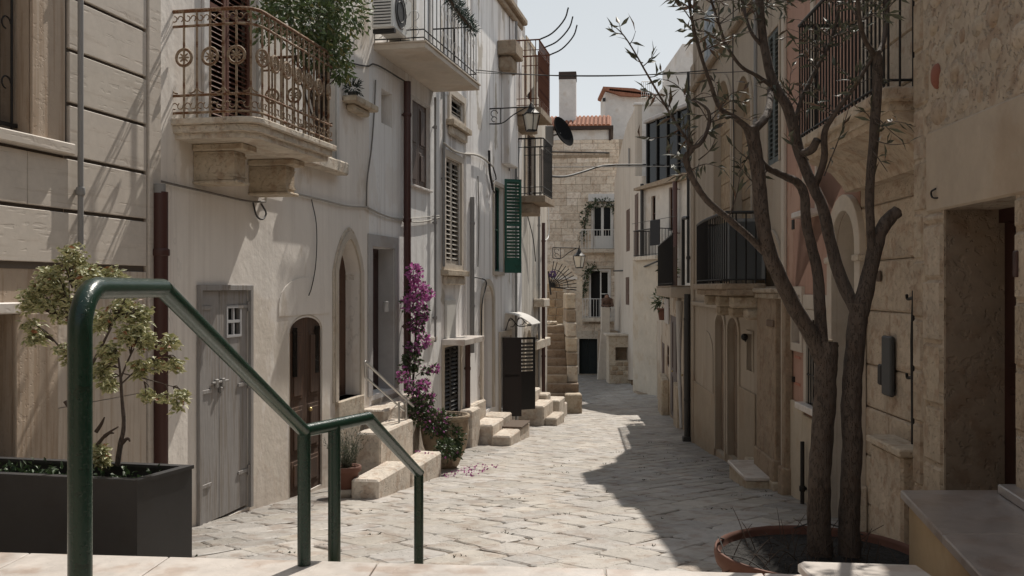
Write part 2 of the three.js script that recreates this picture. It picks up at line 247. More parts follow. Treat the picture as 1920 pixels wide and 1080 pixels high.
// ---------- ground, street, landing ----------
{
  const g = struct('ground'), d = [-40, 0, 4, 9, 16, 22, 28, 38, 50, 70, 500], P = [], q = (x0, x1, a, b) => P.push([x0, gy(a) - 0.13, -a], [x1, gy(a) - 0.13, -a], [x1, gy(b) - 0.13, -b], [x0, gy(a) - 0.13, -a], [x1, gy(b) - 0.13, -b], [x0, gy(b) - 0.13, -b]);
  for (let i = 0; i < d.length - 1; i++) q(-400, 400, d[i], d[i + 1]);
  const b = new THREE.BufferGeometry(); b.setAttribute('position', new THREE.Float32BufferAttribute(P.flat(), 3)); b.computeVertexNormals();
  part('earth', b, M.stoneD, g);
}
const street = struct('street');
{
  const r = rng(42), P = [], d = []; for (let a = 3; a <= 56; a += 1) d.push(a);
  for (let i = 0; i < d.length - 1; i++) { const a = d[i], b = d[i + 1], y0 = gy(a) - 0.016, y1 = gy(b) - 0.016; P.push([-6, y0, -a], [10, y0, -a], [10, y1, -b], [-6, y0, -a], [10, y1, -b], [-6, y1, -b]); }
  const b = new THREE.BufferGeometry(); b.setAttribute('position', new THREE.Float32BufferAttribute(P.flat(), 3)); b.computeVertexNormals();
  part('joint_mortar', b, stoneM(0.20, 0.17, 0.14), street);
  const m = mat(1.25, 1.25, 1.25, { vertexColors: true, rough: 0.62, map: sized(colStone, 1.7), bumpMap: sized(bumpStone, 0.9), bumpScale: 0.008 });
  const tx = -Math.sin(0.80), td = Math.cos(0.80), list = []; let s = -4.5;
  while (s < 42) {
    const h = rr(0.22, 0.36, r) * (r() < 0.12 ? 1.25 : 1); let p = -1 + rr(0, 0.4, r);
    const skew = rr(-0.02, 0.02, r) + 0.03 * Math.sin(s * 0.35);
    while (p < 46) {
      const w = rr(0.24, 0.60, r), c = p + w / 2, sc = s + h / 2;
      const x = tx * sc + td * c, D = td * sc - tx * c;
      const right = D < 19 ? rx(D) + 0.3 : lerp(3.59, 5.6, clamp((D - 19) / 16, 0, 1)) + 0.4;
      if (D > 4.2 && D < 52 && x < right && x > (D < 28 ? lx(D) - 0.25 : 0.2)) {
        const cs = [[p, s], [p + w, s + skew * w], [p + w, s + h + skew * w], [p, s + h]].map(([a, b2]) => [a + rr(-0.03, 0.03, r), b2 + rr(-0.026, 0.026, r)]);
        list.push({ cs, D, x, h0: rr(-0.003, 0.003, r), tl: [rr(-0.004, 0.004, r), rr(-0.004, 0.004, r)] });
      }
      p += w;
    }
    s += h;
  }
  const geoOf = (st) => {
    const g0 = 0.0055, cx = st.cs.reduce((a, q) => a + q[0], 0) / 4, cy = st.cs.reduce((a, q) => a + q[1], 0) / 4, ring = [];
    for (let i = 0; i < 4; i++) { const a = st.cs[i], b = st.cs[(i + 1) % 4]; ring.push([lerp(a[0], b[0], 0.09), lerp(a[1], b[1], 0.09)], [lerp(a[0], b[0], 0.5) + rr(-0.012, 0.012, r), lerp(a[1], b[1], 0.5) + rr(-0.012, 0.012, r)], [lerp(a[0], b[0], 0.91), lerp(a[1], b[1], 0.91)]); }
    const lev = (ins, dy, tilt) => ring.map(([a, b]) => { const dx = a - cx, dz = b - cy, l = Math.hypot(dx, dz), k = (l - ins) / l, p = cx + dx * k, q = cy + dz * k; const D = td * q - tx * p; return new THREE.Vector3(tx * q + td * p, gy(D) + dy + (tilt ? st.h0 + st.tl[0] * dx / 0.4 + st.tl[1] * dz / 0.3 : 0), -D); });
    const top = lev(g0 + 0.018, 0.0, 1), ed = lev(g0, -0.010, 1), bot = lev(g0 - 0.004, -0.08, 0), c = top.reduce((a, q) => a.add(q), new THREE.Vector3()).multiplyScalar(1 / 12), T = [];
    for (let i = 0; i < 12; i++) { const j = (i + 1) % 12; T.push(c, top[i], top[j], top[i], ed[i], ed[j], top[i], ed[j], top[j], ed[i], bot[i], bot[j], ed[i], bot[j], ed[j]); }
    const g = new THREE.BufferGeometry(); g.setAttribute('position', new THREE.Float32BufferAttribute(T.flatMap((q) => [q.x, q.y, q.z]), 3)); g.computeVertexNormals();
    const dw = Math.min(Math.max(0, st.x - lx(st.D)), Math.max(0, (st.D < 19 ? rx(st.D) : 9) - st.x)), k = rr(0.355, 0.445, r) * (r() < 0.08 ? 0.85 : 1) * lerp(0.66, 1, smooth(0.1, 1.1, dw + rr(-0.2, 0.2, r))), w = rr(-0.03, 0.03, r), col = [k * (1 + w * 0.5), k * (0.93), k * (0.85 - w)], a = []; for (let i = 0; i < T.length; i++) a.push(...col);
    g.setAttribute('color', new THREE.Float32BufferAttribute(a, 3)); return g;
  };
  const seen = (st) => { const px = 960 + FOC * st.x / st.D, py = 540 - FOC * gy(st.D) / st.D; return px > -40 && px < 1700 && py < 1085; };
  list.sort((a, b2) => a.D - b2.D); let n = 0; const rest = [];
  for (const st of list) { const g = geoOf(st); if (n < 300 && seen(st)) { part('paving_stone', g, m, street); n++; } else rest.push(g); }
  const far = part('far_paving_stones', rest, m, street); far.userData.kind = 'stuff';
  // grass and weeds in the joints, small litter
  const wl = []; for (let i = 0; i < 95; i++) { const D = rr(5.5, 19, r), right = rx(D), left = lx(D), t = r() < 0.7 ? rr(0.6, 0.97, r) : rr(0.03, 0.6, r), x = lerp(left, right, t), nn = 2 + r() * 8; for (let k = 0; k < nn; k++) wl.push({ p: new THREE.Vector3(x + rr(-0.07, 0.07, r), gy(D) - 0.01, -D + rr(-0.025, 0.025, r)), dir: new THREE.Vector3(rr(-1, 1, r), rr(0.2, 1, r), rr(-1, 1, r)), len: rr(0.02, 0.05, r), wid: 0.012, col: tint([0.05, 0.055, 0.025], r) }); }
  const w = part('joint_weeds', leafGeo(wl, r), M.leaf, street); w.userData.kind = 'stuff';
  // iron covers let into the paving
  for (const [x, D, a, b] of [[-2.28, 9.9, 0.42, 0.24], [-1.75, 6.55, 0.4, 0.26], [2.05, 33, 0.9, 0.5]]) part('slab_cover', box(x - a / 2, x + a / 2, gy(D) - 0.03, gy(D) + 0.016, -D - b / 2, -D + b / 2, 0.006), stoneM(0.24, 0.22, 0.20), street);
}
const LY = -1.27, edgeD = (x) => 4.62 - 0.095 * (x + 2.46);
{
  const ld = struct('landing');
  part('landing_base', flat([[-6, 1.5], [-6, -edgeD(-6) + 0.03], [2.0, -edgeD(2.0) + 0.03], [2.0, 1.5]], -2.2, LY - 0.045), M.cement, ld);
  const xs = [-6, -4.6, -3.42, -2.31, -1.62, -0.62, 0.42, 1.12, 2.02];
  for (let i = 0; i < xs.length - 1; i++) for (const [k, a, b] of [[0, 0, 0.62], [1, 0.62, 1.9], [2, 1.9, 3.3]]) {
    const s = 0.004, o = (i % 2 ? 0.12 : 0) * k; const X0 = xs[i] + s, X1 = xs[i + 1] - s, sk = 0.55;
    const e = (x, q) => [x - q * 0.095 * sk, -edgeD(x) + q + (q ? 0 : 0)];
    part('marble_slab', flat([e(X0, a + (a ? o * 0.1 : 0) + s), e(X0, b - s), e(X1, b - s), e(X1, a + s)], LY - 0.04, LY, 0.004), M.marble, ld);
  }
  const sx = [-1.75, 1.05];
  for (let k = 1; k <= 3; k++) { const D0 = edgeD(-0.4) - 0.03 + (k - 1) * 0.34; part('stair_step', box(sx[0], sx[1], -2.3, LY - 0.145 * k, -D0 - 0.34, -D0), M.step, ld); }
}
// green tube handrail down the stairs
{
  const h = thing('handrail', 'dark green tubular steel handrail stepping down at the front left', 'handrail', G, [-1.102, LY, -2.45]), r = 0.030;
  const A = at(150, 537, 2.45); A.y = 0; const pts = [new THREE.Vector3(A.x, LY, A.z), new THREE.Vector3(A.x, -0.13, A.z)], c = new THREE.Vector3(A.x - 0.004, -0.13, A.z - 0.13);
  for (let i = 1; i <= 6; i++) { const t = i / 6 * Math.PI / 2; pts.push(new THREE.Vector3(A.x - 0.002 * i, -0.13 + 0.13 * Math.sin(t), A.z - 0.13 + 0.13 * Math.cos(t))); }
  const B = new THREE.Vector3(-1.137, 0, -3.12), C = new THREE.Vector3(-0.953, -0.655, -4.4), D = new THREE.Vector3(-0.728, -0.655, -4.85), E = new THREE.Vector3(-0.583, -1.155, -6.0), F = new THREE.Vector3(-0.583, -2.0, -6.0);
  const sph = (p) => new THREE.SphereGeometry(r, 14, 10).translate(p.x, p.y, p.z);
  part('rail', [limb([...pts, B], r, 16, false), sph(B), bar(B, C, r, 16), sph(C), bar(C, D, r, 16), sph(D), bar(D, E, r, 16), sph(E)], M.green, h);
  part('post', bar(E, F, r, 16), M.green, h); part('post', bar(C, new THREE.Vector3(C.x, -2, C.z), r, 16), M.green, h);
  const Q = new THREE.Vector3(-0.857, -0.655, -4.7), Q2 = C.clone().lerp(D, 0.45); part('post', bar(Q2, new THREE.Vector3(Q2.x, -2, Q2.z), r, 16), M.green, h);
  part('base_plate', lathe([[0, 0.012], [0.055, 0.012], [0.062, 0.004], [0.062, 0]], 16).translate(A.x, LY + 0.001, A.z), M.green, h);
  for (const q of [B, C, D, E]) part('weld', new THREE.TorusGeometry(r * 0.98, 0.003, 6, 18).rotateX(0.5).translate(q.x, q.y, q.z - 0.012), M.green, h);
}

// ---------- building helpers ----------
function building(label, wall, u0, u1, vt, w, holes, m, { vb = -6, T = 0.3, depth = 5, name = 'townhouse', group, noRoof } = {}) {
  const um = (u0 + u1) / 2, b = thing(name, label, 'building', wall, [um, wall.g(um), 0], group);
  part('wall', extr([[u0, vb], [u1, vb], [u1, vt], [u0, vt]], w - T, w, holes.map(outline)), m, b);
  part('outer_wall', [box(u0, u1, vb, vt - 0.3, w - depth, w - T - 0.35), box(u0, u0 + 0.12, vb, vt - 0.3, w - T - 0.35, w - T), box(u1 - 0.12, u1, vb, vt - 0.3, w - T - 0.35, w - T)], M.cream, b);
  if (!noRoof) part('roof', box(u0, u1, vt - 0.3, vt - 0.12, w - depth, w - T), M.stoneD, b);
  return b;
}
const grow = (r, a, b = a) => ({ ...r, u0: r.u0 - a, u1: r.u1 + a, v0: r.v0 - b, v1: r.v1 + b });
// surround (architrave) as a frame set proud of the wall
function surround(b, r, wd, w0, w1, m, { bottom = false, name = 'surround' } = {}) {
  const o = outline({ ...r, u0: r.u0 - wd, u1: r.u1 + wd, v1: r.v1 + wd, v0: bottom ? r.v0 - wd : r.v0, rise: r.rise ? r.rise + wd : 0 }), i = outline(r);
  const u = bottom ? o : [...o.slice(1), o[0], i[0], ...i.slice(2).reverse(), i[1]];
  return part(name, extr(u, w0, w1, bottom ? [i] : [], bottom ? 0 : 0.004), m, b);
}
function louvre(b, r, w, m, { leaves = 2, pitch = 0.058, mid = true, st = 0.05, name = 'shutter', kick = 0 } = {}) {
  const W = (r.u1 - r.u0) / leaves;
  for (let i = 0; i < leaves; i++) {
    const a = r.u0 + i * W + 0.004, c = a + W - 0.008, H = r.v1 - r.v0, t = 0.034, mv = r.v0 + H * 0.48, lo = r.v0 + st * 1.4 + kick;
    const f = [box(a, a + st, r.v0, r.v1, w, w + t, 0.004), box(c - st, c, r.v0, r.v1, w, w + t, 0.004), box(a + st, c - st, r.v0, lo, w, w + t - 0.004), box(a + st, c - st, r.v1 - st, r.v1, w, w + t - 0.004)];
    if (mid) f.push(box(a + st, c - st, mv, mv + st, w, w + t - 0.004));
    const s = part(name, f, m, b), spots = [];
    for (let v = lo + pitch * 0.6; v < r.v1 - st - pitch * 0.3; v += pitch) if (!mid || v < mv - pitch * 0.3 || v > mv + st + pitch * 0.3) spots.push([(a + c) / 2, v, w + t / 2 - 0.004]);
    pieces('slat', new THREE.BoxGeometry(c - a - 2 * st, 0.008, pitch * 0.95).rotateX(0.72), m, s, spots);
  }
  part('dark_room', box(r.u0, r.u1, r.v0, r.v1, w - 0.10, w - 0.06), M.dark, b);
}
// a louvred leaf that stands open: hinge at [u, w], turned by angle from the wall
function openLeaf(b, u, w, v0, v1, wid, ang, m, { pitch = 0.058, solidLow = 0, name = 'shutter', st = 0.05, solid = false } = {}) {
  const off = offs.get(b), s = new THREE.Group(); s.name = name; s.position.set(u - off[0], v0 - off[1], w - off[2]); s.rotation.y = ang; b.add(s); offs.set(s, [0, 0, 0]);
  const H = v1 - v0, t = 0.036, lo = st * 1.3 + solidLow, mv = H * 0.5;
  const f = [box(0, st, 0, H, 0, t, 0.004), box(wid - st, wid, 0, H, 0, t, 0.004), box(st, wid - st, 0, solid === 2 ? H - st : solid ? H * 0.5 : lo, 0.004, t - 0.004), box(st, wid - st, H - st, H, 0.004, t - 0.004), box(st, wid - st, mv, mv + st, 0.004, t - 0.004)];
  part('frame', f, m, s); const sp = []; for (let v = (solid === 2 ? H : solid ? mv + st : lo) + pitch * 0.6; v < H - st - 0.02; v += pitch) if (v < mv - 0.02 || v > mv + st + 0.02) sp.push([wid / 2, v, t / 2]);
  pieces('slat', new THREE.BoxGeometry(wid - 2 * st, 0.008, pitch * 0.95).rotateX(-0.7), m, s, sp); return s;
}
function panelDoor(b, r, w, m, { leaves = 1, rows = [[0.05, 0.42], [0.48, 0.95]], t = 0.045, knob = true, name = 'door' } = {}) {
  const W = (r.u1 - r.u0) / leaves, out = [];
  for (let i = 0; i < leaves; i++) {
    const a = r.u0 + i * W + (i ? 0.003 : 0), c = r.u0 + (i + 1) * W - (i < leaves - 1 ? 0.003 : 0), H = r.v1 - r.v0;
    let g; if (r.rise) { const o = outline({ ...r }), cut = o.map(([x, y]) => [clamp(x, a, c), y]); g = extr(cut, w, w + t); } else g = box(a, c, r.v0, r.v1, w, w + t, 0.004);
    const d = part(name, g, m, b);
    for (const [y0, y1] of rows) { const q = [a + W * 0.16, c - W * 0.16, r.v0 + H * y0, r.v0 + H * Math.min(y1, r.rise ? 1 - (r.rise * 1.05) / H : 1)]; part('panel', [box(q[0], q[1], q[2], q[3], w + t - 0.01, w + t + 0.006, 0.006), box(q[0] + 0.04, q[1] - 0.04, q[2] + 0.04, q[3] - 0.04, w + t + 0.005, w + t + 0.02, 0.008)], m, d); }
    if (knob && i === leaves - 1) part('knob', new THREE.SphereGeometry(0.025, 10, 8).translate(a + 0.06, r.v0 + H * 0.47, w + t + 0.04), M.brass, d);
    out.push(d);
  }
  return out;
}
function glassWindow(b, r, w, m, { cols = 2, rows = 2, name = 'window', st = 0.05 } = {}) {
  const f = [box(r.u0, r.u0 + st, r.v0, r.v1, w, w + 0.05), box(r.u1 - st, r.u1, r.v0, r.v1, w, w + 0.05), box(r.u0 + st, r.u1 - st, r.v0, r.v0 + st, w, w + 0.05), box(r.u0 + st, r.u1 - st, r.v1 - st, r.v1, w, w + 0.05)];
  for (let i = 1; i < cols; i++) { const u = lerp(r.u0, r.u1, i / cols); f.push(box(u - st * 0.5, u + st * 0.5, r.v0 + st, r.v1 - st, w + 0.003, w + 0.047)); }
  for (let i = 1; i < rows; i++) { const v = lerp(r.v0, r.v1, i / rows); f.push(box(r.u0 + st, r.u1 - st, v - st * 0.3, v + st * 0.3, w + 0.006, w + 0.044)); }
  const o = part(name, f, m, b); part('pane', box(r.u0 + 0.01, r.u1 - 0.01, r.v0 + 0.01, r.v1 - 0.01, w + 0.012, w + 0.020), M.glass, o); return o;
}
const sill = (b, r, w, m, over = 0.06, th = 0.07, out = 0.09, name = 'sill') => part(name, box(r.u0 - over, r.u1 + over, r.v0 - th, r.v0, w - 0.12, w + out, 0.008), m, b);
// iron railing along plan points [u, w]; bars as pieces
function railing(parent, plan, v0, h, m, { step = 0.11, r = 0.008, mids = [], top = 0.013, low = 0.010, end = true, name = 'baluster' } = {}) {
  const y = (k) => v0 + k, sp = [];
  for (const k of [0.05, h, ...mids]) part('rail', limb(plan.map(([u, w]) => [u, y(k), w]), k === h ? top : low, 6, false), m, parent);
  const ls = plan.slice(1).map((b, i) => Math.hypot(b[0] - plan[i][0], b[1] - plan[i][1])), tot = ls.reduce((a, b) => a + b, 0), cnt = Math.max(2, Math.round(tot / step));
  for (let k = 0; k <= cnt; k++) { let s = tot * k / cnt, i = 0; while (i < ls.length - 1 && s > ls[i]) s -= ls[i++]; const f = Math.min(1, s / ls[i]); sp.push([lerp(plan[i][0], plan[i + 1][0], f), y(0), lerp(plan[i][1], plan[i + 1][1], f)]); }
  pieces(name, bar([0, 0, 0], [0, h, 0], r, 5), m, parent, sp); return sp;
}
const pipe = (b, u, w, v0, v1, r, m, name = 'drainpipe') => { const g = [bar([u, v0, w], [u, v1, w], r, 12)]; for (let v = v1 - 0.5; v > v0 + 0.3; v -= 1.6) g.push(lathe([[r + 0.006, -0.03], [r + 0.012, -0.02], [r + 0.012, 0.02], [r + 0.006, 0.03]], 12).translate(u, v, w), box(u - 0.012, u + 0.012, v - 0.012, v + 0.012, 0, w)); return part(name, g, m, b); };
const reveal = (b, r, depth, m) => surround(b, { ...r, u0: r.u0 + 0.006, u1: r.u1 - 0.006, v0: r.v0, v1: r.v1 - 0.006, rise: r.rise ? r.rise - 0.006 : 0 }, 0.0055, -depth, 0.002, m, { name: 'reveal' });
const parts = (name, a, m, p) => a.map((g) => part(name, g, m, p));
const wire = (b, pts, r, m = M.cable, name = 'cable') => part(name, limb(pts, r, 5, true, 5), m, b);
function sag(a, c, dip, n = 8) { a = V3(a); c = V3(c); const o = []; for (let i = 0; i <= n; i++) { const t = i / n, p = a.clone().lerp(c, t); p.y -= dip * 4 * t * (1 - t); o.push(p); } return o; }
// ---------- left side, first house: travertine ----------
const PL = (px, py, w = 0) => L.p(px, py, w);
{
  const w = 0.03, u0 = L.uAtD(-7), u1 = L.u(286), win = L.rect(-60, -200, 54, 256, w), door = { u0: L.u(-90, w), u1: L.u(22, w), v1: L.v(20, 588, w), v0: -2.5 };
  win.v1 = 4.2; win.v0 = L.v(54, 256, w);
  const b = building('travertine clad house at the left edge, with dark grooves and a barred window', L, u0, u1, 6.2, w, [win, door], M.travD, { T: 0.35 });
  // slabs between the dark grooves, each its own piece
  const rows = []; for (let k = 0; k < 9; k++) rows.push([0.165 + 0.386 * k, 0.165 + 0.386 * (k + 1)]);
  const uw = L.u(117, w), r = rng(5), gm = (0.017);
  const edge = L.u(268, w);
  part('groove', [box(uw + 0.02, edge, 0.13, 3.7, w, w + 0.004), box(u0, uw, 0.13, 0.95, w, w + 0.004)], M.groove, b);
  const tm = [M.trav, mat(0.67, 0.605, 0.535, { map: sized(colTrav, 1.15, 1.15, 0.4, 0.3), bumpMap: sized(bumpTrav, 1.15), bumpScale: 0.0018, rough: 0.75 }), mat(0.61, 0.55, 0.48, { map: sized(colTrav, 1.3, 1.3, 0.1, 0.7), bumpMap: sized(bumpTrav, 1.15), bumpScale: 0.0018, rough: 0.75 })];
  const tv = [0, 1].map((k) => mat(0.60 + 0.03 * k, 0.52 + 0.03 * k, 0.44 + 0.03 * k, { map: sized(colTravV, 1.2, 2, 0.3 * k, 0), bumpMap: sized(bumpStone, 0.8), bumpScale: 0.003, rough: 0.65 }));
  rows.forEach(([a, c], i) => {
    const lo = a + gm / 1.2, hi = c - gm / 1.2;
    const cut = c < 1.05 ? [u0, 0.4, 1.9 + 0.4 * (i % 2), uw - 0.9 + 0.5 * (i % 2), edge - 0.0] : [uw + 0.03, edge];
    for (let k = 0; k < cut.length - 1; k++) part('stone_slab', box(cut[k] + 0.003, cut[k + 1] - 0.003, lo, hi, w + 0.004, w + 0.032 + rr(0, 0.004, r), 0.004), tm[Math.floor(r() * 3)], b);
  });
  for (const [a, c] of [[u0, door.u0 - 0.22], [door.u1 + 0.42, edge - 0.75], [edge - 0.747, edge]]) for (const [y0, y1] of [[-3, -0.85], [-0.846, 0.13]]) part('stone_slab', box(a, c, y0, y1, w, w + 0.030 + rr(0, 0.003, r), 0.003), tv[Math.floor(r() * 2)], b);
  part('corner_strip', box(edge + 0.01, u1, -3.2, 6.2, w, w + 0.05, 0.006), M.trav, b);
  // barred window
  surround(b, win, 0.34, w + 0.004, w + 0.028, M.travD);
  sill(b, { ...win, u0: u0, v0: win.v0 - 0.002 }, w, M.trav, 0.36, 0.08, 0.10);
  glassWindow(b, win, w - 0.30, M.brownWood, { cols: 3, rows: 3 });
  const gr = part('window_grille', box(win.u0, win.u1, win.v0 + 0.06, win.v0 + 0.085, w - 0.10, w - 0.085), M.iron, b), sp = []; part('grille_bar', box(win.u0, win.u1, win.v0 + 1.0, win.v0 + 1.025, w - 0.10, w - 0.085), M.iron, gr);
  for (let u = win.u1 - 0.05; u > win.u0; u -= 0.12) sp.push([u, win.v0, w - 0.092]);
  pieces('baluster', bar([0, 0, 0], [0, 2.4, 0], 0.009, 6), M.iron, gr, sp);
  const cu = []; for (let i = 0; i < sp.length; i++) for (const k of [0.35, 0.75, 1.25, 1.7]) cu.push([sp[i][0] - 0.06, win.v0 + k + (i % 2) * 0.12, w - 0.085]);
  pieces('scroll', new THREE.TorusGeometry(0.042, 0.006, 5, 12, 4.6), M.iron, gr, cu);
  // street door under a white lintel
  part('lintel', box(door.u0 - 0.2, door.u1 + 0.08, door.v1, door.v1 + 0.075, w, w + 0.07, 0.008), M.marble, b);
  part('door_jamb', box(door.u1, door.u1 + 0.42, -3.0, door.v1 - 0.002, w, w + 0.034, 0.006), M.travD, b);
  panelDoor(b, door, w - 0.22, M.redWood, { leaves: 2 });
  pipe(b, L.u(150, 0.10), w + 0.075, L.v(150, 470), 6, 0.021, M.pipeG);
  pipe(b, L.u(299, 0.1), 0.11, L.v(299, 872, 0.1), L.v(299, 360, 0.1), 0.062, M.brownPipe, 'drainpipe');
  part('pipe_collar', bar(L.p(299, 362, 0.11), [L.u(299, 0.11), L.v(299, 345, 0.11), 0.11], 0.05, 10), M.pipeG, b);
}

// ---------- left side, second house: cream plaster with the ornate balcony ----------
{
  const u0 = L.u(287), u1 = L.u(692), gd = { ...L.rect(374, 545, 465, 960) }, bd = { ...L.rect(543, 597, 603, 925), rise: 0.16 }, ta = { ...L.rect(632, 445, 674, 740), rise: 0.42, kind: 'point' }, ud = L.rect(388, -100, 480, 208), u2 = L.rect(588, 20, 628, 245);
  gd.v0 = L.g(gd.u0) - 0.05; bd.v0 = L.g(bd.u0) - 0.02; ta.v0 = -1.42; ud.v1 = 3.9; ud.v0 = 1.52; u2.v0 = 1.52; u2.v1 = 3.9;
  const fm = facadeM(stains(201, 6.2, 11, u0, -4, { base: [0.77, 0.725, 0.675], blotch: 0.13, streak: 0.16, foot: 0.30, footV: -1.5, patch: 0.12, reveal: [0.66, 0.60, 0.53], revealAt: 0.645 }));
  const b = building('cream plastered house with the ornate rusty balcony and grey double door', L, u0, u1, 6.4, 0, [gd, bd, ta, ud, u2], fm, { T: 0.34 });
  part('cornice', [box(u0, u1, 6.2, 6.4, 0, 0.12, 0.02)], M.cream, b);
  // grey double door
  surround(b, gd, 0.055, 0.001, 0.035, M.greyDoor);
  const mid = L.u(412), dm = [gd.u0 + 0.004, mid - 0.003, mid + 0.003, gd.u1 - 0.004], pw = L.rect(427, 578, 450, 626);
  const dl = part('door', box(dm[0], dm[1], gd.v0 + 0.03, gd.v1 - 0.005, -0.05, -0.005, 0.004), M.greyDoor, b);
  const dr = part('door', extr([[dm[2], gd.v0 + 0.03], [dm[3], gd.v0 + 0.03], [dm[3], gd.v1 - 0.005], [dm[2], gd.v1 - 0.005]], -0.05, -0.005, [outline(pw)]), M.greyDoor, b);
  const pu = (pw.u0 + pw.u1) / 2, pv = (pw.v0 + pw.v1) / 2;
  part('window', [box(pw.u0 - 0.02, pw.u1 + 0.02, pv - 0.014, pv + 0.014, -0.02, 0.002), box(pu - 0.012, pu + 0.012, pw.v0, pw.v1, -0.022, 0), box(pw.u0 - 0.025, pw.u1 + 0.025, pw.v0 - 0.025, pw.v0, -0.02, 0.006), box(pw.u0 - 0.025, pw.u1 + 0.025, pw.v1, pw.v1 + 0.025, -0.02, 0.006), box(pw.u0 - 0.025, pw.u0, pw.v0, pw.v1, -0.02, 0.005), box(pw.u1, pw.u1 + 0.025, pw.v0, pw.v1, -0.02, 0.005)], mat(0.4, 0.4, 0.41), dr);
  part('pane', box(pw.u0, pw.u1, pw.v0, pw.v1, -0.047, -0.04), M.dark, dr);
  const hinge = (u, v, s, p) => part('hinge', [box(u, u + s * 0.20, v - 0.018, v + 0.018, -0.004, 0.008, 0.003), bar([u, v - 0.05, 0.01], [u, v + 0.05, 0.01], 0.012, 8)], M.greyDoor, p);
  for (const v of [gd.v1 - 0.16, gd.v0 + 1.25, gd.v0 + 0.38]) { hinge(gd.u0 + 0.01, v, 1, dl); hinge(gd.u1 - 0.01, v, -1, dr); }
  part('latch', [box(mid - 0.16, mid + 0.14, -0.90, -0.88, 0.0, 0.02, 0.003), box(mid - 0.10, mid - 0.05, -0.94, -0.86, -0.004, 0.022, 0.004), box(mid + 0.02, mid + 0.07, -0.94, -0.86, -0.004, 0.022, 0.004), box(mid - 0.02, mid + 0.005, -1.0, -0.94, 0, 0.03, 0.004)], mat(0.32, 0.31, 0.30, { metal: 0.4, rough: 0.5 }), dr);
  // old arched wooden door
  surround(b, { ...bd, v1: bd.v1 + 0.02, rise: bd.rise + 0.02 }, 0.012, 0.0, 0.004, M.cream);
  const odl = panelDoor(b, bd, -0.06, M.oldWood, { leaves: 2, rows: [[0.04, 0.2], [0.24, 0.5], [0.54, 0.92]] });
  for (const d of odl) part('dark_glass', box(0, 0.11, -1.0, -0.45, 0.003, 0.007).translate(d === odl[0] ? bd.u0 + 0.08 : bd.u1 - 0.2, 0, 0), M.glass, d);
  part('door_arch', extr(outline({ u0: bd.u0 - 0.28, u1: bd.u1 + 0.24, v0: bd.v1 + 0.03, v1: bd.v1 + 0.46, rise: 0.3 }), 0, 0.010), fm, b);
  // tall pointed doorway
  surround(b, ta, 0.10, 0.001, 0.030, M.cream);
  surround(b, { ...ta, u0: ta.u0 - 0.102, u1: ta.u1 + 0.102, v1: ta.v1 + 0.102, rise: ta.rise + 0.102 }, 0.05, 0.001, 0.016, M.stoneL);
  panelDoor(b, ta, -0.24, M.brownWood, { rows: [[0.05, 0.3], [0.34, 0.62], [0.66, 0.94]] });
  part('name_plate', box(L.u(648, 0), L.u(662, 0), L.v(655, 525), L.v(655, 515), -0.0, 0.012), M.cement, b).position.x += 0.0;
  part('threshold', box(ta.u0 - 0.06, ta.u1 + 0.06, -2.5, -1.42, -0.2, 0.05, 0.01), M.step, b);
  // balcony doors
  surround(b, ud, 0.10, 0.001, 0.03, M.white); louvre(b, ud, -0.10, M.shutRed, { pitch: 0.052 });
  surround(b, u2, 0.08, 0.001, 0.03, M.white); louvre(b, u2, -0.10, M.shutBrown, { pitch: 0.052 });
  // balcony slab with rounded corner, corbels and iron railing
  const ua = L.u(320), ub = L.u(623, 0.8) + 0.12, T = 1.465, dp = 0.80, plan = (o) => { const a = ua - o, c = ub + o, q = dp + o, R = 0.17, P = [[a, -0.02]]; for (let i = 0; i <= 6; i++) { const t = i / 6 * Math.PI / 2; P.push([a + R - R * Math.cos(t), q - R + R * Math.sin(t)]); } P.push([c, q], [c, -0.02]); return P; };
  const slab = part('balcony', [flat(plan(0), T - 0.055, T, 0.008), flat(plan(-0.035), T - 0.12, T - 0.055, 0.006), flat(plan(-0.07), T - 0.17, T - 0.12)], M.stoneL, b);
  for (const px of [362, 466]) { const c = L.u(px); part('corbel', [box(c, c + 0.22, T - 0.50, T - 0.235, 0, 0.40, 0.008), box(c - 0.03, c + 0.25, T - 0.235, T - 0.17, 0, 0.50, 0.012), box(c - 0.02, c + 0.24, T - 0.53, T - 0.50, 0, 0.44, 0.01), box(c - 0.006, c + 0.226, T - 0.465, T - 0.445, 0.02, 0.408), box(c - 0.006, c + 0.226, T - 0.29, T - 0.27, 0.02, 0.408)], M.stone, slab); }
  const pl = []; const q = plan(-0.04); q.slice(0).forEach((p) => pl.push(p));
  const sp = railing(slab, pl, T, 0.93, M.ironRust, { step: 0.122, r: 0.0105, mids: [0.20, 0.80], top: 0.017, low: 0.012 });
  const ang = (i) => { const a = sp[Math.max(0, i - 1)], c = sp[Math.min(sp.length - 1, i + 1)]; return Math.atan2(-(c[2] - a[2]), c[0] - a[0]); };
  const med = [], cur = [], fin = [];
  sp.forEach((p, i) => { const a = ang(i); if (i % 2) med.push([p[0], T + 0.53, p[2], a]); else { fin.push([p[0], T + 0.27, p[2], a]); } cur.push([p[0], T, p[2], a]); });
  const ros = [new THREE.TorusGeometry(0.072, 0.014, 6, 18), new THREE.SphereGeometry(0.02, 8, 6).scale(1, 1, 0.6)]; for (let k = 0; k < 8; k++) { const t = k / 8 * Math.PI * 2; ros.push(new THREE.SphereGeometry(0.02, 6, 5).scale(1, 0.45, 0.35).rotateZ(t).translate(0.032 * Math.cos(t), 0.032 * Math.sin(t), 0)); }
  pieces('rosette', mergeGeometries(ros.map((g) => ready(g))), M.ironRust, slab, med);
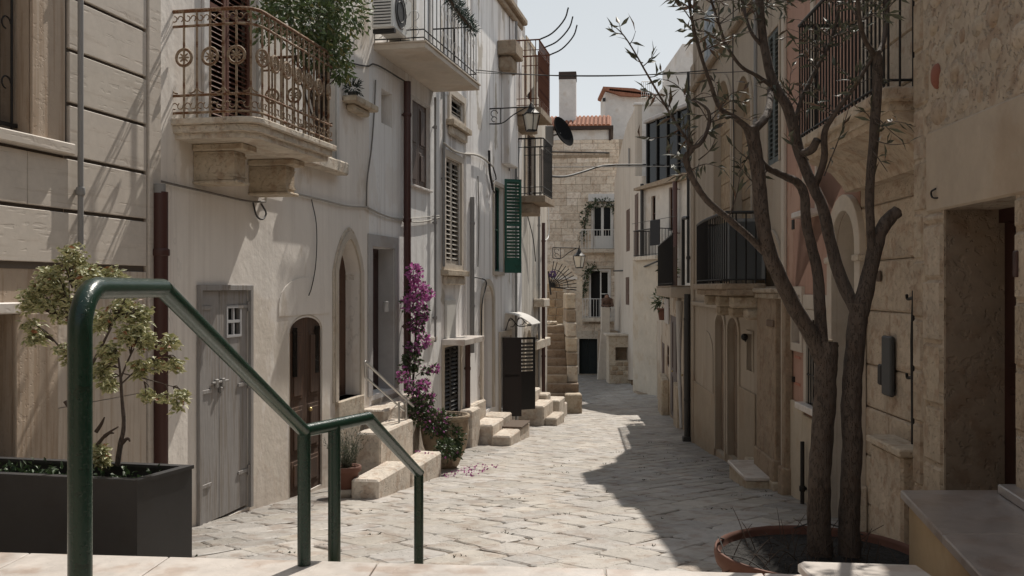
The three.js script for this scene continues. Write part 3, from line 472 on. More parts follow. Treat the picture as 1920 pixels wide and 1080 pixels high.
  const sc = []; for (const s of [-1, 1]) { sc.push(new THREE.TorusGeometry(0.026, 0.0055, 5, 12, 4.5).rotateZ(s > 0 ? 0.4 : 2.0).translate(s * 0.035, 0.11, 0), new THREE.TorusGeometry(0.024, 0.0055, 5, 12, 4.5).rotateZ(s > 0 ? 3.4 : 5.0).translate(s * 0.033, 0.865, 0)); }
  for (const g of sc) pieces('scroll', g, M.ironRust, slab, cur);
  const lf = []; for (const s of [-1, 1]) lf.push(new THREE.TorusGeometry(0.05, 0.007, 5, 8, 1.5).rotateZ(s > 0 ? 3.3 : 4.5).translate(s * 0.058, 0.0, 0));
  for (const g of lf) pieces('leaf_ornament', g, M.ironRust, slab, fin);
  // stone ledge past the balcony, small shelf, cables
  part('ledge', box(L.u(560), L.u(632), 1.40, 1.56, 0, 0.16, 0.02), M.stoneL, b);
  part('ledge', [box(L.u(641), L.u(684), L.v(660, 200), L.v(660, 188), 0, 0.2, 0.015), box(L.u(648), L.u(678), L.v(660, 212), L.v(660, 200), 0, 0.12, 0.02)], M.stone, b);
  const C = 0.03; wire(b, [PL(272, 333, C), PL(330, 347, C), PL(400, 363, C), PL(470, 378, C), PL(498, 378, C)], 0.011, M.cable);
  wire(b, [PL(498, 378, C), PL(500, 362, C), PL(506, 354, C), PL(540, 360, C), PL(600, 374, C), PL(650, 386, C), PL(688, 388, C)], 0.013, mat(0.36, 0.34, 0.31));
  wire(b, [PL(474, 378, C), PL(481, 404, C), PL(492, 411, C), PL(499, 400, C), PL(490, 382, C)], 0.010, M.cableD);
  wire(b, [PL(584, 374, C), PL(593, 420, C), PL(592, 495, C), PL(584, 540, C), PL(579, 554, C)], 0.006, M.cableD);
  wire(b, [PL(704, 150, C), PL(702, 200, C), PL(696, 280, C), PL(688, 340, C), PL(687, 388, C)], 0.012, M.cable);
  wire(b, [PL(640, 114, C), PL(690, 124, C), PL(700, 120, C), PL(762, 154, C)], 0.011, M.cableD);
}
// climbing plant over the balcony end
{
  const t = thing('climbing_plant', 'bushy green climbing plant spilling over the end of the rusty balcony', 'plant', G, [-2.0, 1.46, -9.9]), r = rng(90), l = [], st = [];
  const foot = at(600, 262, 9.75);
  for (const [px, py, d, s, n] of [[550, 30, 9.6, 0.34, 620], [600, 40, 9.9, 0.36, 900], [645, 18, 10.2, 0.32, 700], [595, 95, 9.8, 0.24, 420], [628, 95, 10.1, 0.22, 420], [640, 135, 10.3, 0.12, 220], [560, -40, 9.8, 0.40, 500], [640, -50, 10.2, 0.4, 500], [505, 45, 9.3, 0.20, 220], [530, 10, 9.4, 0.26, 300]]) {
    const c = at(px, py, d); st.push(limb([foot, foot.clone().lerp(c, 0.5).add(new THREE.Vector3(rr(-0.1, 0.1, r), 0.1, 0)), c], [0.012, 0.008, 0.004], 5));
    for (let i = 0; i < n * 0.75; i++) { const dr = rdir(r), k = Math.cbrt(r()); l.push({ p: c.clone().addScaledVector(dr, s * k * rr(0.7, 1.1, r)), dir: dr.clone().add(new THREE.Vector3(0, -0.5, 0)).add(rdir(r)), len: rr(0.05, 0.09, r), wid: rr(0.024, 0.038, r), col: tint(r() < 0.14 ? [0.22, 0.20, 0.07] : [0.100, 0.145, 0.050], r, 0.4) }); }
  }
  part('stem', st, M.barkD, t); part('foliage', leafGeo(l, r), M.leaf, t);
}

// ---------- left side, third house: white plaster, balcony with air conditioner ----------
{
  const u0 = L.u(692), u1 = L.u(826), d1 = L.rect(697, 462, 738, 742), w1 = L.rect(771, 182, 804, 357), n1 = L.rect(715, 165, 735, 240), bw = L.rect(808, -120, 838, 150);
  d1.v0 = L.v(697, 742); w1.v0 = L.v(804, 357); bw.v1 = 6.0; bw.v0 = 3.42;
  const fm = facadeM(stains(303, 4.2, 11, u0, -4, { base: [0.80, 0.795, 0.79], blotch: 0.12, streak: 0.20, foot: 0.28, footV: -1.9, patch: 0.08 }));
  const b = building('white plastered house with a bougainvillea beside its door and a concrete balcony', L, u0, u1, 6.9, 0, [d1, w1, n1, bw], fm, { T: 0.34 });
  surround(b, d1, 0.17, 0.001, 0.02, M.greyPlaster); panelDoor(b, d1, -0.28, M.redWood, { rows: [[0.05, 0.3], [0.34, 0.62], [0.66, 0.95]] });
  part('door_reveal', box(d1.u1 - 0.004, d1.u1, d1.v0, d1.v1, -0.3, -0.002), M.greyPlaster, b);
  part('intercom', box(L.u(717, 0.02), L.u(725, 0.02), L.v(720, 585), L.v(720, 565), 0.02, 0.05, 0.006), M.pipeG, b);
  part('niche_back', box(n1.u0, n1.u1, n1.v0, n1.v1, -0.2, -0.16), M.stoneB, b);
  surround(b, w1, 0.035, 0.001, 0.02, M.white); panelDoor(b, w1, -0.09, M.shutBrown, { leaves: 2, knob: false, name: 'shutter' }); sill(b, w1, 0, M.marble, 0.05, 0.035, 0.06);
  pipe(b, L.u(763, 0.08), 0.085, L.v(763, 735, 0.08), L.v(763, 153, 0.08), 0.056, M.brownPipe);
  const C = 0.03; wire(b, [PL(688, 388, C), PL(715, 402, C), PL(752, 413, C), PL(790, 416, C), PL(824, 408, C)], 0.013, mat(0.36, 0.34, 0.31));
  wire(b, [PL(690, 392, C), PL(722, 405, C), PL(760, 410, C), PL(826, 404, C)], 0.008, mat(0.42, 0.40, 0.36));
  pipe(b, L.u(816, 0.05), 0.05, L.v(816, 640), 3.2, 0.02, M.pipeG, 'water_pipe');
  part('meter_box', box(L.u(800), L.u(814), L.v(805, 640), L.v(805, 632), 0, 0.06, 0.01), M.marble, b);
  // balcony
  const ua = L.u(701), ub = L.u(811), T = 3.40, dp = 0.74, slab = part('balcony', [flat([[ua, 0], [ua, dp], [ub + 0.05, dp + 0.06], [ub + 0.05, 0]], T - 0.10, T - 0.025, 0.006), flat([[ua - 0.01, 0], [ua - 0.01, dp + 0.02], [ub + 0.06, dp + 0.08], [ub + 0.06, 0]], T - 0.025, T, 0.004)], plaster(0.60, 0.53, 0.45), b);
  railing(slab, [[ua + 0.03, 0], [ua + 0.03, dp - 0.03], [ub, dp + 0.02], [ub, 0]], T, 0.95, M.iron, { step: 0.19, r: 0.007, mids: [0.16] });
  const sw = []; for (let i = 0; i < 14; i++) sw.push([ua + 0.03, T + 0.14 + (i % 4) * 0.21, 0.06 + Math.floor(i / 4) * 0.17, Math.PI / 2]);
  for (let i = 0; i < 18; i++) sw.push([lerp(ua + 0.9, ub - 0.1, (i % 9) / 8), T + 0.3 + Math.floor(i / 9) * 0.35, dp - 0.01]);
  pieces('scroll', new THREE.TorusGeometry(0.07, 0.006, 5, 14, 4.7), M.ironW, slab, sw);
  surround(b, bw, 0.1, 0.001, 0.03, M.white); louvre(b, bw, -0.08, M.shutBeige);
  const win2 = L.rect(728, -160, 775, 60); win2.v0 = 3.42; win2.v1 = 5.9; surround(b, win2, 0.1, 0.001, 0.03, M.white); panelDoor(b, win2, 0.002, M.shutBeige, { leaves: 2, knob: false });
  // steps: two flights of blocks
  const s0 = L.u(690), g = (px) => L.g(L.u(px));
  const st = thing('door_steps', 'pale stone steps with low blocks leading up to the grey framed door', 'steps', L, [s0, g(690), 0.4]);
  const ss = stoneM(0.58, 0.52, 0.45);
  part('step', box(L.u(676), L.u(762), -3.4, L.v(700, 775, 0.3), 0.0, 0.34, 0.02), ss, st);
  part('step', box(L.u(690, 0.5), L.u(775, 0.66), -3.4, -1.76, 0.342, 0.66, 0.022), ss, st);
  part('step', box(L.u(696, 0.9), L.u(758, 0.9), -3.4, -2.12, 0.662, 0.98, 0.025), ss, st);
  part('step', box(L.u(759, 0.9), L.u(816, 0.9), -3.4, -2.22, 0.662, 0.99, 0.025), ss, st);
  part('step', box(L.u(696), L.u(752), -3.4, L.v(720, 742), -0.25, 0.0, 0.012), ss, st);
  // stainless rail on the steps
  const hr = thing('step_handrail', 'thin stainless steel handrail with two sloping bars on the house steps', 'handrail', L, [L.u(760, 0.5), -1.9, 0.5]);
  const a0 = L.p(684, 678, 0.34), a1 = L.p(775, 762, 0.62), c0 = L.p(686, 708, 0.34), c1 = L.p(758, 770, 0.62);
  part('top_bar', bar(a0, a1, 0.017, 8), M.steel, hr); part('lower_bar', bar(c0, c1, 0.013, 8), M.steel, hr); part('end_bar', bar(a0, c0, 0.015, 8), M.steel, hr);
  for (const px of [748, 762]) { const p = L.p(px, 760, 0.6); part('post', bar(L.p(px, px === 748 ? 754 : 750, 0.6), [p[0], -2.3, 0.6], 0.014, 8), M.steel, hr); }
  // cat-sized dark flower pot on the shelf, white blob lamp omitted
}
// air conditioner on the balcony
{
  const a0 = L.u(722, 0.35), T = 3.40, t = thing('air_conditioner', 'white outdoor air conditioner unit standing on the concrete balcony', 'air conditioner', L, [a0, T, 0.35]);
  part('casing', box(a0, a0 + 0.82, T + 0.05, T + 0.62, 0.16, 0.46, 0.02), M.acWhite, t);
  parts('foot', [box(a0 + 0.05, a0 + 0.12, T, T + 0.05, 0.16, 0.46), box(a0 + 0.7, a0 + 0.77, T, T + 0.05, 0.16, 0.46)], M.iron, t);
  const gr = []; for (let i = 0; i < 12; i++) gr.push(box(a0 - 0.006, a0 + 0.004, T + 0.10 + i * 0.04, T + 0.115 + i * 0.04, 0.19, 0.43)); part('side_vent', gr, M.pipeD, t);
  part('fan_grille', [new THREE.TorusGeometry(0.22, 0.008, 5, 24).translate(a0 + 0.3, T + 0.33, 0.47), new THREE.TorusGeometry(0.14, 0.006, 5, 24).translate(a0 + 0.3, T + 0.33, 0.47), new THREE.CylinderGeometry(0.2, 0.2, 0.01, 24).rotateX(Math.PI / 2).translate(a0 + 0.3, T + 0.33, 0.462)], M.pipeD, t);
}
// green garland on the railing
{
  const r = rng(17), l = [], u0 = L.u(822, 0.75), u1 = L.u(888, 0.75) + 0.1, t = thing('hedge_garland', 'dark green artificial garland wound along the top rail of the concrete balcony', 'garland', L, [u0, 4.3, 0.75]);
  const a = new THREE.Vector3(L.u(818, 0.75), 4.42, 0.75), c = new THREE.Vector3(L.u(888, 0.78), 4.22, 0.78);
  part('core', limb(sag(a, c, 0.05), 0.03, 6), M.barkD, t);
  for (let i = 0; i < 1200; i++) { const p = a.clone().lerp(c, r()), d = rdir(r); l.push({ p: p.addScaledVector(d, rr(0.02, 0.09, r)), dir: d, len: rr(0.05, 0.11, r), wid: 0.014, col: tint([0.012, 0.038, 0.026], r, 0.5) }); }
  part('needles', leafGeo(l, r), M.leaf, t);
}
// ---------- left side, fourth house: tall, streaked white, green shutter ----------
{
  const u0 = L.u(826), u1 = L.u(974), w = 0.0;
  const s1 = L.rect(832, 292, 862, 498), s2 = L.rect(842, 176, 867, 232), dl = L.rect(831, 652, 862, 795), d2 = { ...L.rect(903, 535, 922, 765), rise: 0.35 }, gs = L.rect(925, 345, 943, 510), d3 = L.rect(937, 632, 956, 780);
  s2.v0 = L.v(867, 232); dl.v0 = L.g(dl.u0) - 0.02; d2.v0 = -2.55; d3.v0 = -2.75;
  const fm = facadeM(stains(404, 7.3, 12, u0, -5, { base: [0.85, 0.83, 0.815], blotch: 0.15, streak: 0.60, streakTop: true, foot: 0.25, footV: -2.4, patch: 0.08, reveal: [0.50, 0.45, 0.39], revealAt: 0.66 }));
  const b = building('tall rain streaked white house with beige louvres and an open green shutter', L, u0, u1, 6.57, w, [s1, s2, dl, d2, gs, d3], fm, { T: 0.32 });
  part('cornice', [box(u0, u1 + 0.05, 6.42, 6.57, 0, 0.20, 0.03), box(u0, u1, 6.3, 6.42, 0, 0.10, 0.02)], M.stoneD, b);
  part('parapet', box(u0, u1, 6.57, 8.2, -0.5, -0.05, 0.02), M.greyPlaster, b);
  part('pilaster', [box(L.u(903.5), L.u(921.5), -2.2, 6.3, 0, 0.0), ].slice(0, 0).concat([box(L.u(870), L.u(879), -3.3, 6.3, 0, 0.045, 0.008), box(L.u(960), u1, -3.6, 6.3, 0, 0.06, 0.008)]), fm, b);
  for (const s of [s1, s2]) { surround(b, s, 0.12, 0.001, 0.045, M.cream, { bottom: true }); louvre(b, s, -0.05, M.shutBeige, { pitch: s === s1 ? 0.085 : 0.085, mid: false, st: 0.06, leaves: s === s1 ? 2 : 1 }); sill(b, { ...s, v0: s.v0 - 0.10 }, 0, M.stone, 0.2, 0.10, 0.14); part('sill_bracket', box(s.u0 - 0.1, s.u1 + 0.1, s.v0 - 0.36, s.v0 - 0.2, 0, 0.08, 0.02), M.stoneL, b); }
  part('meter_box', box(L.u(833), L.u(850), L.v(833, 640), L.v(833, 562), 0, 0.05, 0.01), M.acWhite, b);
  part('door_hood', box(L.u(828), L.u(868), L.v(840, 645), L.v(840, 634), 0, 0.42, 0.01), M.marble, b);
  surround(b, dl, 0.10, 0.001, 0.03, M.cream); louvre(b, dl, -0.06, M.shutBlack, { pitch: 0.075 });
  surround(b, d2, 0.14, 0.001, 0.05, M.cream); panelDoor(b, d2, -0.3, M.brownWood);
  surround(b, d3, 0.12, 0.001, 0.04, M.cream); panelDoor(b, d3, -0.25, M.redWood, { leaves: 2 });
  surround(b, gs, 0.08, 0.001, 0.03, M.cream, { bottom: true }); glassWindow(b, gs, -0.14, M.shutGreen);
  // leaves that stand open across the street
  openLeaf(b, gs.u1 + 0.02, 0.03, gs.v0 - 0.02, gs.v1 + 0.22, 0.40, -1.02, M.shutGreen, { pitch: 0.075, solidLow: 0.28 });
  openLeaf(b, d3.u1 + 0.02, 0.06, d3.v0 - 0.10, L.v(960, 632), 0.58, -0.92, M.shutBlack, { pitch: 0.085, solid: true }); openLeaf(b, d3.u0 + 0.02, 0.06, d3.v0 - 0.10, L.v(940, 632), 0.42, -1.25, mat(0.014, 0.008, 0.007, { rough: 0.6 }), { solid: 2 });
  pipe(b, L.u(876, 0.06), 0.07, L.v(876, 845), L.v(876, 640), 0.05, M.brownPipe); pipe(b, L.u(884, 0.06), 0.07, L.v(884, 660), L.v(884, 372), 0.05, M.pipeG);
  pipe(b, L.u(966, 0.06), 0.075, -3.7, 6.3, 0.04, M.pipeG); pipe(b, L.u(830, 0.03), 0.05, L.v(830, 500), 4, 0.025, M.pipeG, 'water_pipe');
  part('chimney_corbel', [box(L.u(932), L.u(947), L.v(938, 108), L.v(938, 82), 0, 0.42, 0.02), box(L.u(934), L.u(946), L.v(938, 135), L.v(938, 108), 0, 0.3, 0.05)], M.stoneD, b);
  part('flue', box(L.u(940), L.u(956), L.v(945, 310), L.v(945, 108), 0, 0.2, 0.02), fm, b);
  const C = 0.06;
  part('door_mat', box(L.uAtD(18.3) + 1.0, L.uAtD(18.3) + 1.98, -2.798, -2.765, 0.49, 0.90, 0.01), mat(0.10, 0.07, 0.05), b); wire(b, [PL(832, 268, C), PL(850, 282, C), PL(868, 288, C), PL(890, 290, C), PL(905, 296, C), PL(924, 312, C)], 0.022, mat(0.45, 0.42, 0.38));
  wire(b, [PL(924, 312, C), PL(930, 335, C), PL(922, 350, C), PL(928, 362, C)], 0.016, M.cableD); wire(b, [PL(917, 282, C), PL(918, 320, C), PL(924, 355, C)], 0.03, M.iron, 'iron_bracket');
  wire(b, [PL(884, 520, C), PL(900, 522, C), PL(912, 530, C), PL(904, 570, C), PL(903, 640, C)], 0.014, M.cableD);
  for (const [px, y0, y1] of [[848, 0, 170], [896, 330, 500], [955, 20, 320]]) wire(b, [PL(px, y0, 0.02), PL(px + 2, (y0 + y1) / 2, 0.02), PL(px, y1, 0.02)], 0.012, M.cable);
}
// canopy over the open black door
{
  const u = L.u(948), v = L.v(948, 588), t = thing('door_canopy', 'small curved white canopy on scrolled iron arms above the open black door', 'canopy', L, [u, v - 0.2, 0]);
  const P = [], n = 8; for (let i = 0; i <= n; i++) { const a = i / n; P.push([0.62 * a, v + 0.02 - 0.26 * a * a]); }
  const top = [...P, ...P.slice().reverse().map(([a, c]) => [a, c - 0.018])], c = extr(top.map(([a, c]) => [a, c]), 0, 1.15).rotateY(-Math.PI / 2); c.translate(u + 1.1, 0, 0);
  part('canopy_sheet', c, M.awning, t);
  for (const k of [-0.02, 1.08]) part('arm', [limb([[u + k, v - 0.4, 0], [u + k, v - 0.1, 0.12], [u + k, v - 0.28, 0.3], [u + k, v - 0.26, 0.6]], 0.012, 5), new THREE.TorusGeometry(0.08, 0.01, 5, 14, 5).rotateY(Math.PI / 2).translate(u + k, v - 0.22, 0.14)], M.iron, t);
}
// stone steps at the foot of the fourth and fifth house
{
  const mk = (label, blocks, base) => { const t = thing('stone_steps', label, 'steps', L, base); blocks.forEach(([a, c, w0, w1, v], i) => part('step', box(a, c, v - 1.2, v, w0, w1, 0.03), [stoneM(0.56, 0.50, 0.43), stoneM(0.60, 0.54, 0.47), stoneM(0.52, 0.46, 0.39)][i % 3], t)); return t; };
  const f = (px, py, w) => [L.u(px, w), L.v(px, py, w)];
  const a = L.u(868), c = L.u(940), d = L.u(975);
  const q = (D) => L.uAtD(D);
  mk('worn stone steps beside the brown drainpipe, below the open black door', [[q(17.8), q(18.45), 0, 0.26, -2.27], [q(18.46), q(19.5), 0, 0.50, -2.62], [q(19.51), q(20.3), 0.0, 0.49, -2.61], [q(18.3), q(19.25), 0.505, 0.88, -2.80], [q(19.26), q(20.3), 0.495, 0.87, -2.80], [q(18.47), q(19.6), -0.25, 0.10, -2.26]], [q(18.4), L.g(q(18.4)), 0.3]);
  mk('pale sunlit stone steps just right of the black louvred door', [[q(23.2), q(24.6), 0, 0.66, -2.84], [q(23.5), q(24.8), 0.0, 0.30, -2.56], [q(23.3), q(24.5), 0.665, 0.96, -3.13], [q(25.2), q(26.2), 0.1, 0.72, -2.94], [q(26.6), q(27.3), 0.15, 0.62, -3.22], [q(24.61), q(25.19), 0, 0.5, -2.72]], [q(23.2), L.g(q(23.2)), 0.3]);
}
// ---------- left side, fifth house: narrow, two iron balconies ----------
{
  const u0 = L.u(974), u1 = L.u(1029), d1 = { ...L.rect(987, 620, 997, 738), rise: 0.4 }, d2 = { ...L.rect(1003, 628, 1011, 735), rise: 0.3 }, w1 = L.rect(990, 245, 1004, 372), w2 = L.rect(990, 75, 1004, 195);
  const fm = facadeM(stains(505, 4.6, 12, u0, -5, { base: [0.56, 0.52, 0.46], blotch: 0.2, streak: 0.55, streakTop: true, foot: 0.2, patch: 0.12, footV: -2.6 }));
  d1.v0 = -3.0; d2.v0 = -3.0;
  const b = building('narrow weathered house with two rusty iron balconies next to the stone staircase', L, u0, u1, 6.35, -0.05, [d1, d2, w1, w2], fm, { T: 0.3 });
  for (const w of [w1, w2]) { surround(b, w, 0.1, -0.049, -0.02, M.stone); louvre(b, w, -0.14, M.shutBrown); }
  for (const d of [d1, d2]) { surround(b, d, 0.2, -0.049, 0.0, M.stoneL); panelDoor(b, d, -0.3, M.brownWood); }
  part('roof_block', [box(u0, L.u(992), 6.35, 6.75, -0.9, -0.1, 0.02), box(u0, L.u(985), 6.75, 7.35, -0.7, -0.2, 0.02)], M.greyPlaster, b);
  const zz = (px, w) => L.u(px, w), w = 0.72;
  const mk = (pA, pB, py, rail, m) => { const a = zz(pA, w), c = zz(pB, w), T = L.v(pA, py, w), s = part('balcony', [flat([[a, -0.05], [a, w + 0.05], [c, w + 0.05], [c, -0.05]], T - 0.16, T, 0.01), flat([[a + 0.1, -0.05], [a + 0.1, w * 0.6], [c - 0.1, w * 0.6], [c - 0.1, -0.05]], T - 0.4, T - 0.16, 0.02)], M.stoneD, b); railing(s, [[a + 0.03, 0], [a + 0.03, w], [c - 0.03, w], [c - 0.03, 0]], T, rail, m, { step: 0.13, r: 0.011, mids: [rail * 0.85, 0.2], top: 0.02 }); return [a, c, T, s]; };
  const A = mk(1010, 1031, 200, 1.55, M.ironRed), B = mk(1018, 1036, 366, 1.35, M.iron);
  part('rust_panel', box(A[0] + 0.04, A[1] - 0.04, A[2] + 0.25, A[2] + 1.3, w - 0.03, w - 0.02), M.ironRed, A[3]); part('curtain', box(B[0] + 0.06, B[1] - 0.06, B[2] + 0.1, B[2] + 1.1, w - 0.06, w - 0.04), mat(0.30, 0.25, 0.21), B[3]);
  for (const k of [0, 0.5, 1]) { const u = lerp(A[0] + 0.05, A[1] - 0.05, k); part('clothes_arm', limb([[u, A[2] + 1.55, w], [u, A[2] + 1.68, w + 0.3], [u, A[2] + 2.0, w + 0.6], [u, A[2] + 2.25, w + 0.68]], 0.018, 6), M.iron, A[3]); }
  pipe(b, L.u(1021, 0.08), 0.05, -3.5, L.v(1021, 420), 0.05, M.brownPipe); pipe(b, L.u(1012, 0.06), 0.04, -3.2, L.v(1012, 390), 0.03, M.pipeG);
  part('string_course', box(L.u(1003), L.u(1014), L.v(1008, 575), L.v(1008, 560), -0.05, 0.25, 0.02), M.stoneL, b);
  part('plinth', box(L.u(1000), L.u(1026), L.v(1005, 655), L.v(1005, 638), -0.05, 0.1, 0.02), M.stoneL, b);
  const C = 0.05; wire(b, [PL(1028, 385, C), PL(1029, 440, C), PL(1020, 452, C)], 0.014, M.plastic); wire(b, [PL(988, 400, C), PL(1000, 450, C), PL(1004, 490, C)], 0.014, M.cableD);
}
{ // satellite dishes on the fifth house
  const p = at(1050, 250, 26.2), t = thing('satellite_dish', 'dark round satellite dish seen from the side beyond the upper balcony', 'satellite dish', G, [p.x, p.y, p.z]);
  part('dish', lathe([[0, 0], [0.2, 0.02], [0.36, 0.07], [0.44, 0.13], [0.43, 0.14], [0.34, 0.085], [0.2, 0.035], [0, 0.015]], 24).rotateX(1.2).rotateY(0.98).translate(p.x, p.y, p.z), new THREE.MeshPhysicalMaterial({ color: 0x1c1c1d, roughness: 1, specularIntensity: 0.05, side: THREE.DoubleSide }), t);
  part('mount', [bar([p.x - 0.35, p.y - 0.1, p.z], [p.x + 0.02, p.y, p.z], 0.03, 8), box(p.x - 0.4, p.x - 0.18, p.y - 0.35, p.y + 0.2, p.z - 0.1, p.z + 0.1, 0.02)], M.pipeG, t);
}
// wall lantern on the long iron bracket
function lantern(label, A, B, drop, s, wallW, base, out) {
  const t = thing('wall_lantern', label, 'street lamp', G, [A.x, A.y, A.z]);
  const dir = B.clone().sub(A); const C = A.clone().add(new THREE.Vector3(0, -0.42 * s, 0));
  part('bracket', [bar(A, B, 0.02 * s, 6), bar(A.clone().addScaledVector(dir, -0.1), C.clone().addScaledVector(dir, -0.1), 0.016 * s, 6), limb([C.clone().addScaledVector(dir, -0.1), C.clone().addScaledVector(dir, 0.25), A.clone().addScaledVector(dir, 0.55).add(new THREE.Vector3(0, -0.2 * s, 0)), A.clone().addScaledVector(dir, 0.9)], 0.016 * s, 6), bar(A.clone().addScaledVector(dir, 0.22), C.clone().addScaledVector(dir, 0.22), 0.012 * s, 6), bar(A.clone().addScaledVector(dir, -0.1), A, 0.02 * s, 6), bar(C.clone().addScaledVector(dir, -0.1), C.clone().addScaledVector(dir, 0.22), 0.014 * s, 6)], M.iron, t);
  parts('scroll', [new THREE.TorusGeometry(0.09 * s, 0.012 * s, 5, 14, 5).translate(...A.clone().addScaledVector(dir, 0.06).add(new THREE.Vector3(0, -0.14 * s, 0)).toArray()), new THREE.TorusGeometry(0.07 * s, 0.012 * s, 5, 14, 5).translate(...A.clone().addScaledVector(dir, 0.06).add(new THREE.Vector3(0, -0.30 * s, 0)).toArray())], M.iron, t);
  const q = B.clone().add(new THREE.Vector3(0, -drop, 0)), cyl = (a, c, h, y, n = 4) => new THREE.CylinderGeometry(a * s, c * s, h * s, n).rotateY(Math.PI / 4 + 0.25).translate(q.x, q.y + y * s, q.z);
  part('lamp_roof', [cyl(0.09, 0.26, 0.16, 0.08), cyl(0.05, 0.10, 0.12, 0.22), cyl(0.02, 0.03, drop / s, drop / s / 2 + 0.1, 8), cyl(0.27, 0.27, 0.03, -0.01)], M.iron, t);
  part('lamp_glass', cyl(0.235, 0.145, 0.44, -0.245), M.lampGlass, t);
  const fr = [cyl(0.16, 0.16, 0.04, -0.47)]; for (let i = 0; i < 4; i++) { const a = Math.PI / 4 + i * Math.PI / 2 - 0.25 + Math.PI / 4, e = (rr0, y) => new THREE.Vector3(q.x + Math.cos(a) * rr0 * s, q.y + y * s, q.z + Math.sin(a) * rr0 * s); fr.push(bar(e(0.245, -0.02), e(0.155, -0.47), 0.014 * s, 5)); }
  part('lamp_frame', fr, M.iron, t); return t;
}
{ const ub = L.u(918), A = L.world(ub, L.v(918, 204), 0.05), B = at(996, 200, 20.3); lantern('iron street lantern with clear panes on a long bracket from the white house', A, B, 0.15, 0.76); }
{ const A = at(1041, 464, 31), B = at(1086, 465, 31); lantern('small iron street lantern hanging above the stone staircase', A, B, 0.25, 0.82); }

// ---------- outside staircase at the end of the left side ----------
{
  const x0 = 1.0, x1 = 1.98, D0 = 28.0, n = 10, t = thing('stone_staircase', 'weathered outdoor stone staircase with a rough parapet, climbing to an upper door', 'staircase', G, [1.5, -3.66, -28]);
  const r = rng(77); let y = gy(D0);
  for (let k = 0; k < n; k++) { const h = k < 3 ? 0.27 : 0.235; y += h; const xr = k < 2 ? 2.02 : k < 3 ? 1.98 : 1.66; part('step', box(x0 - 0.1, xr, gy(D0) - 0.4, y, -D0 - k * 0.27 - 0.29, -D0 - k * 0.27, 0.02), [stoneM(0.27, 0.21, 0.155), stoneM(0.32, 0.26, 0.195), stoneM(0.23, 0.175, 0.13)][Math.floor(r() * 3)], t); if (k === 1) part('cheek_stone', box(1.55, 2.04, -3.9, y + 0.02, -D0 - 0.5, -D0 + 0.06, 0.03), M.stone, t); }
  const pr = []; let yy = -3.2; const lev = [-2.85, -2.35, -1.95, -1.5, -1.05, -0.65, -0.16]; lev.forEach((v, i) => { part('parapet_stone', box(1.66 - (i < 2 ? 0 : 0.0), 1.98 + rr(-0.02, 0.03, r), yy, v - 0.008, -D0 - 3.2, -D0 - 0.85 - i * 0.10, 0.03), [M.stone, M.stoneL, M.stoneD][i % 3], t); yy = v; });
  // landing, back wall and broken top
  part('stair_landing', box(x0 - 0.3, 1.66, -4, y + 0.02, -D0 - 4.2, -D0 - n * 0.27, 0.02), M.stone, t);
  for (let i = 0; i < 5; i++) for (let k = 0; k < 3; k++) part('wall_stone', box(x0 - 0.1 + k * 0.27 + (i % 2) * 0.05, x0 + 0.16 + k * 0.27 + (i % 2) * 0.05, y + 0.02 + i * 0.27, y + 0.28 + i * 0.27, -D0 - 4.2, -D0 - 3.95 + rr(-0.02, 0.02, r), 0.02), [M.stoneB, M.stoneD, M.stoneB][Math.floor(r() * 3)], t);
  for (let k = 0; k < 9; k++) part('loose_stone', new THREE.DodecahedronGeometry(rr(0.06, 0.12, r), 0).scale(1.2, 0.7, 1).translate(rr(1.02, 1.45, r), y + 0.08, -D0 - 2.9 + rr(-0.15, 0.15, r)), M.stoneL, t);
}
{ // fan shaped grille
  const c = at(1031, 538, 30.6), t = thing('fan_grille', 'half fan shaped iron grille closing the gap above the stone staircase', 'grille', G, [c.x, c.y, c.z]), R = 0.85;
  for (let i = 0; i <= 9; i++) { const a = -0.02 + i / 9 * 1.42; part('spoke', bar(c, c.clone().add(new THREE.Vector3(Math.cos(a) * R * (i < 8 ? 1.0 : 0.85), Math.sin(a) * R * 0.98, 0)), 0.014, 5), M.iron, t); }
  for (const q of [0.36, 0.68]) { const p = []; for (let i = 0; i <= 10; i++) { const a = i / 10 * 1.45; p.push(c.clone().add(new THREE.Vector3(Math.cos(a) * R * q, Math.sin(a) * R * q, 0))); } part('arc', limb(p, 0.014, 5, false), M.iron, t); }
  part('bottom_bar', limb([c.clone().add(new THREE.Vector3(-0.05, 0.5, 0)), c, c.clone().add(new THREE.Vector3(0.03, -0.25, 0))], 0.03, 5), M.iron, t); part('bottom_bar', bar(c, c.clone().add(new THREE.Vector3(R, -0.1, 0)), 0.02, 5), M.iron, t);
  const f = at(1036, 514, 30.5), l = [], r = rng(6); for (let i = 0; i < 60; i++) { const d = rdir(r); l.push({ p: f.clone().addScaledVector(d, 0.06), dir: d, len: 0.08, wid: 0.06, col: tint([0.10, 0.05, 0.16], r) }); }
  part('purple_bow', leafGeo(l, r), M.petal, t);
}
{ // pale scrolled gable behind the grille
  const t = thing('garden_wall', 'pale garden wall with a curved top behind the fan shaped grille', 'wall', G, [1.6, -1.3, -33]);
  const q = (px, py) => { const p = at(px, py, 33); return [p.x, p.y]; };
  part('wall', extr([q(1015, 620), q(1092, 620), q(1092, 520), q(1078, 515), q(1070, 498), q(1060, 490), q(1046, 490), q(1030, 496), q(1015, 498)], -33.3, -33), M.stoneL, t); part('coping', box(q(1034, 0)[0], q(1082, 0)[0], q(0, 524)[1], q(0, 519)[1], -33, -32.92), M.white, t);
}
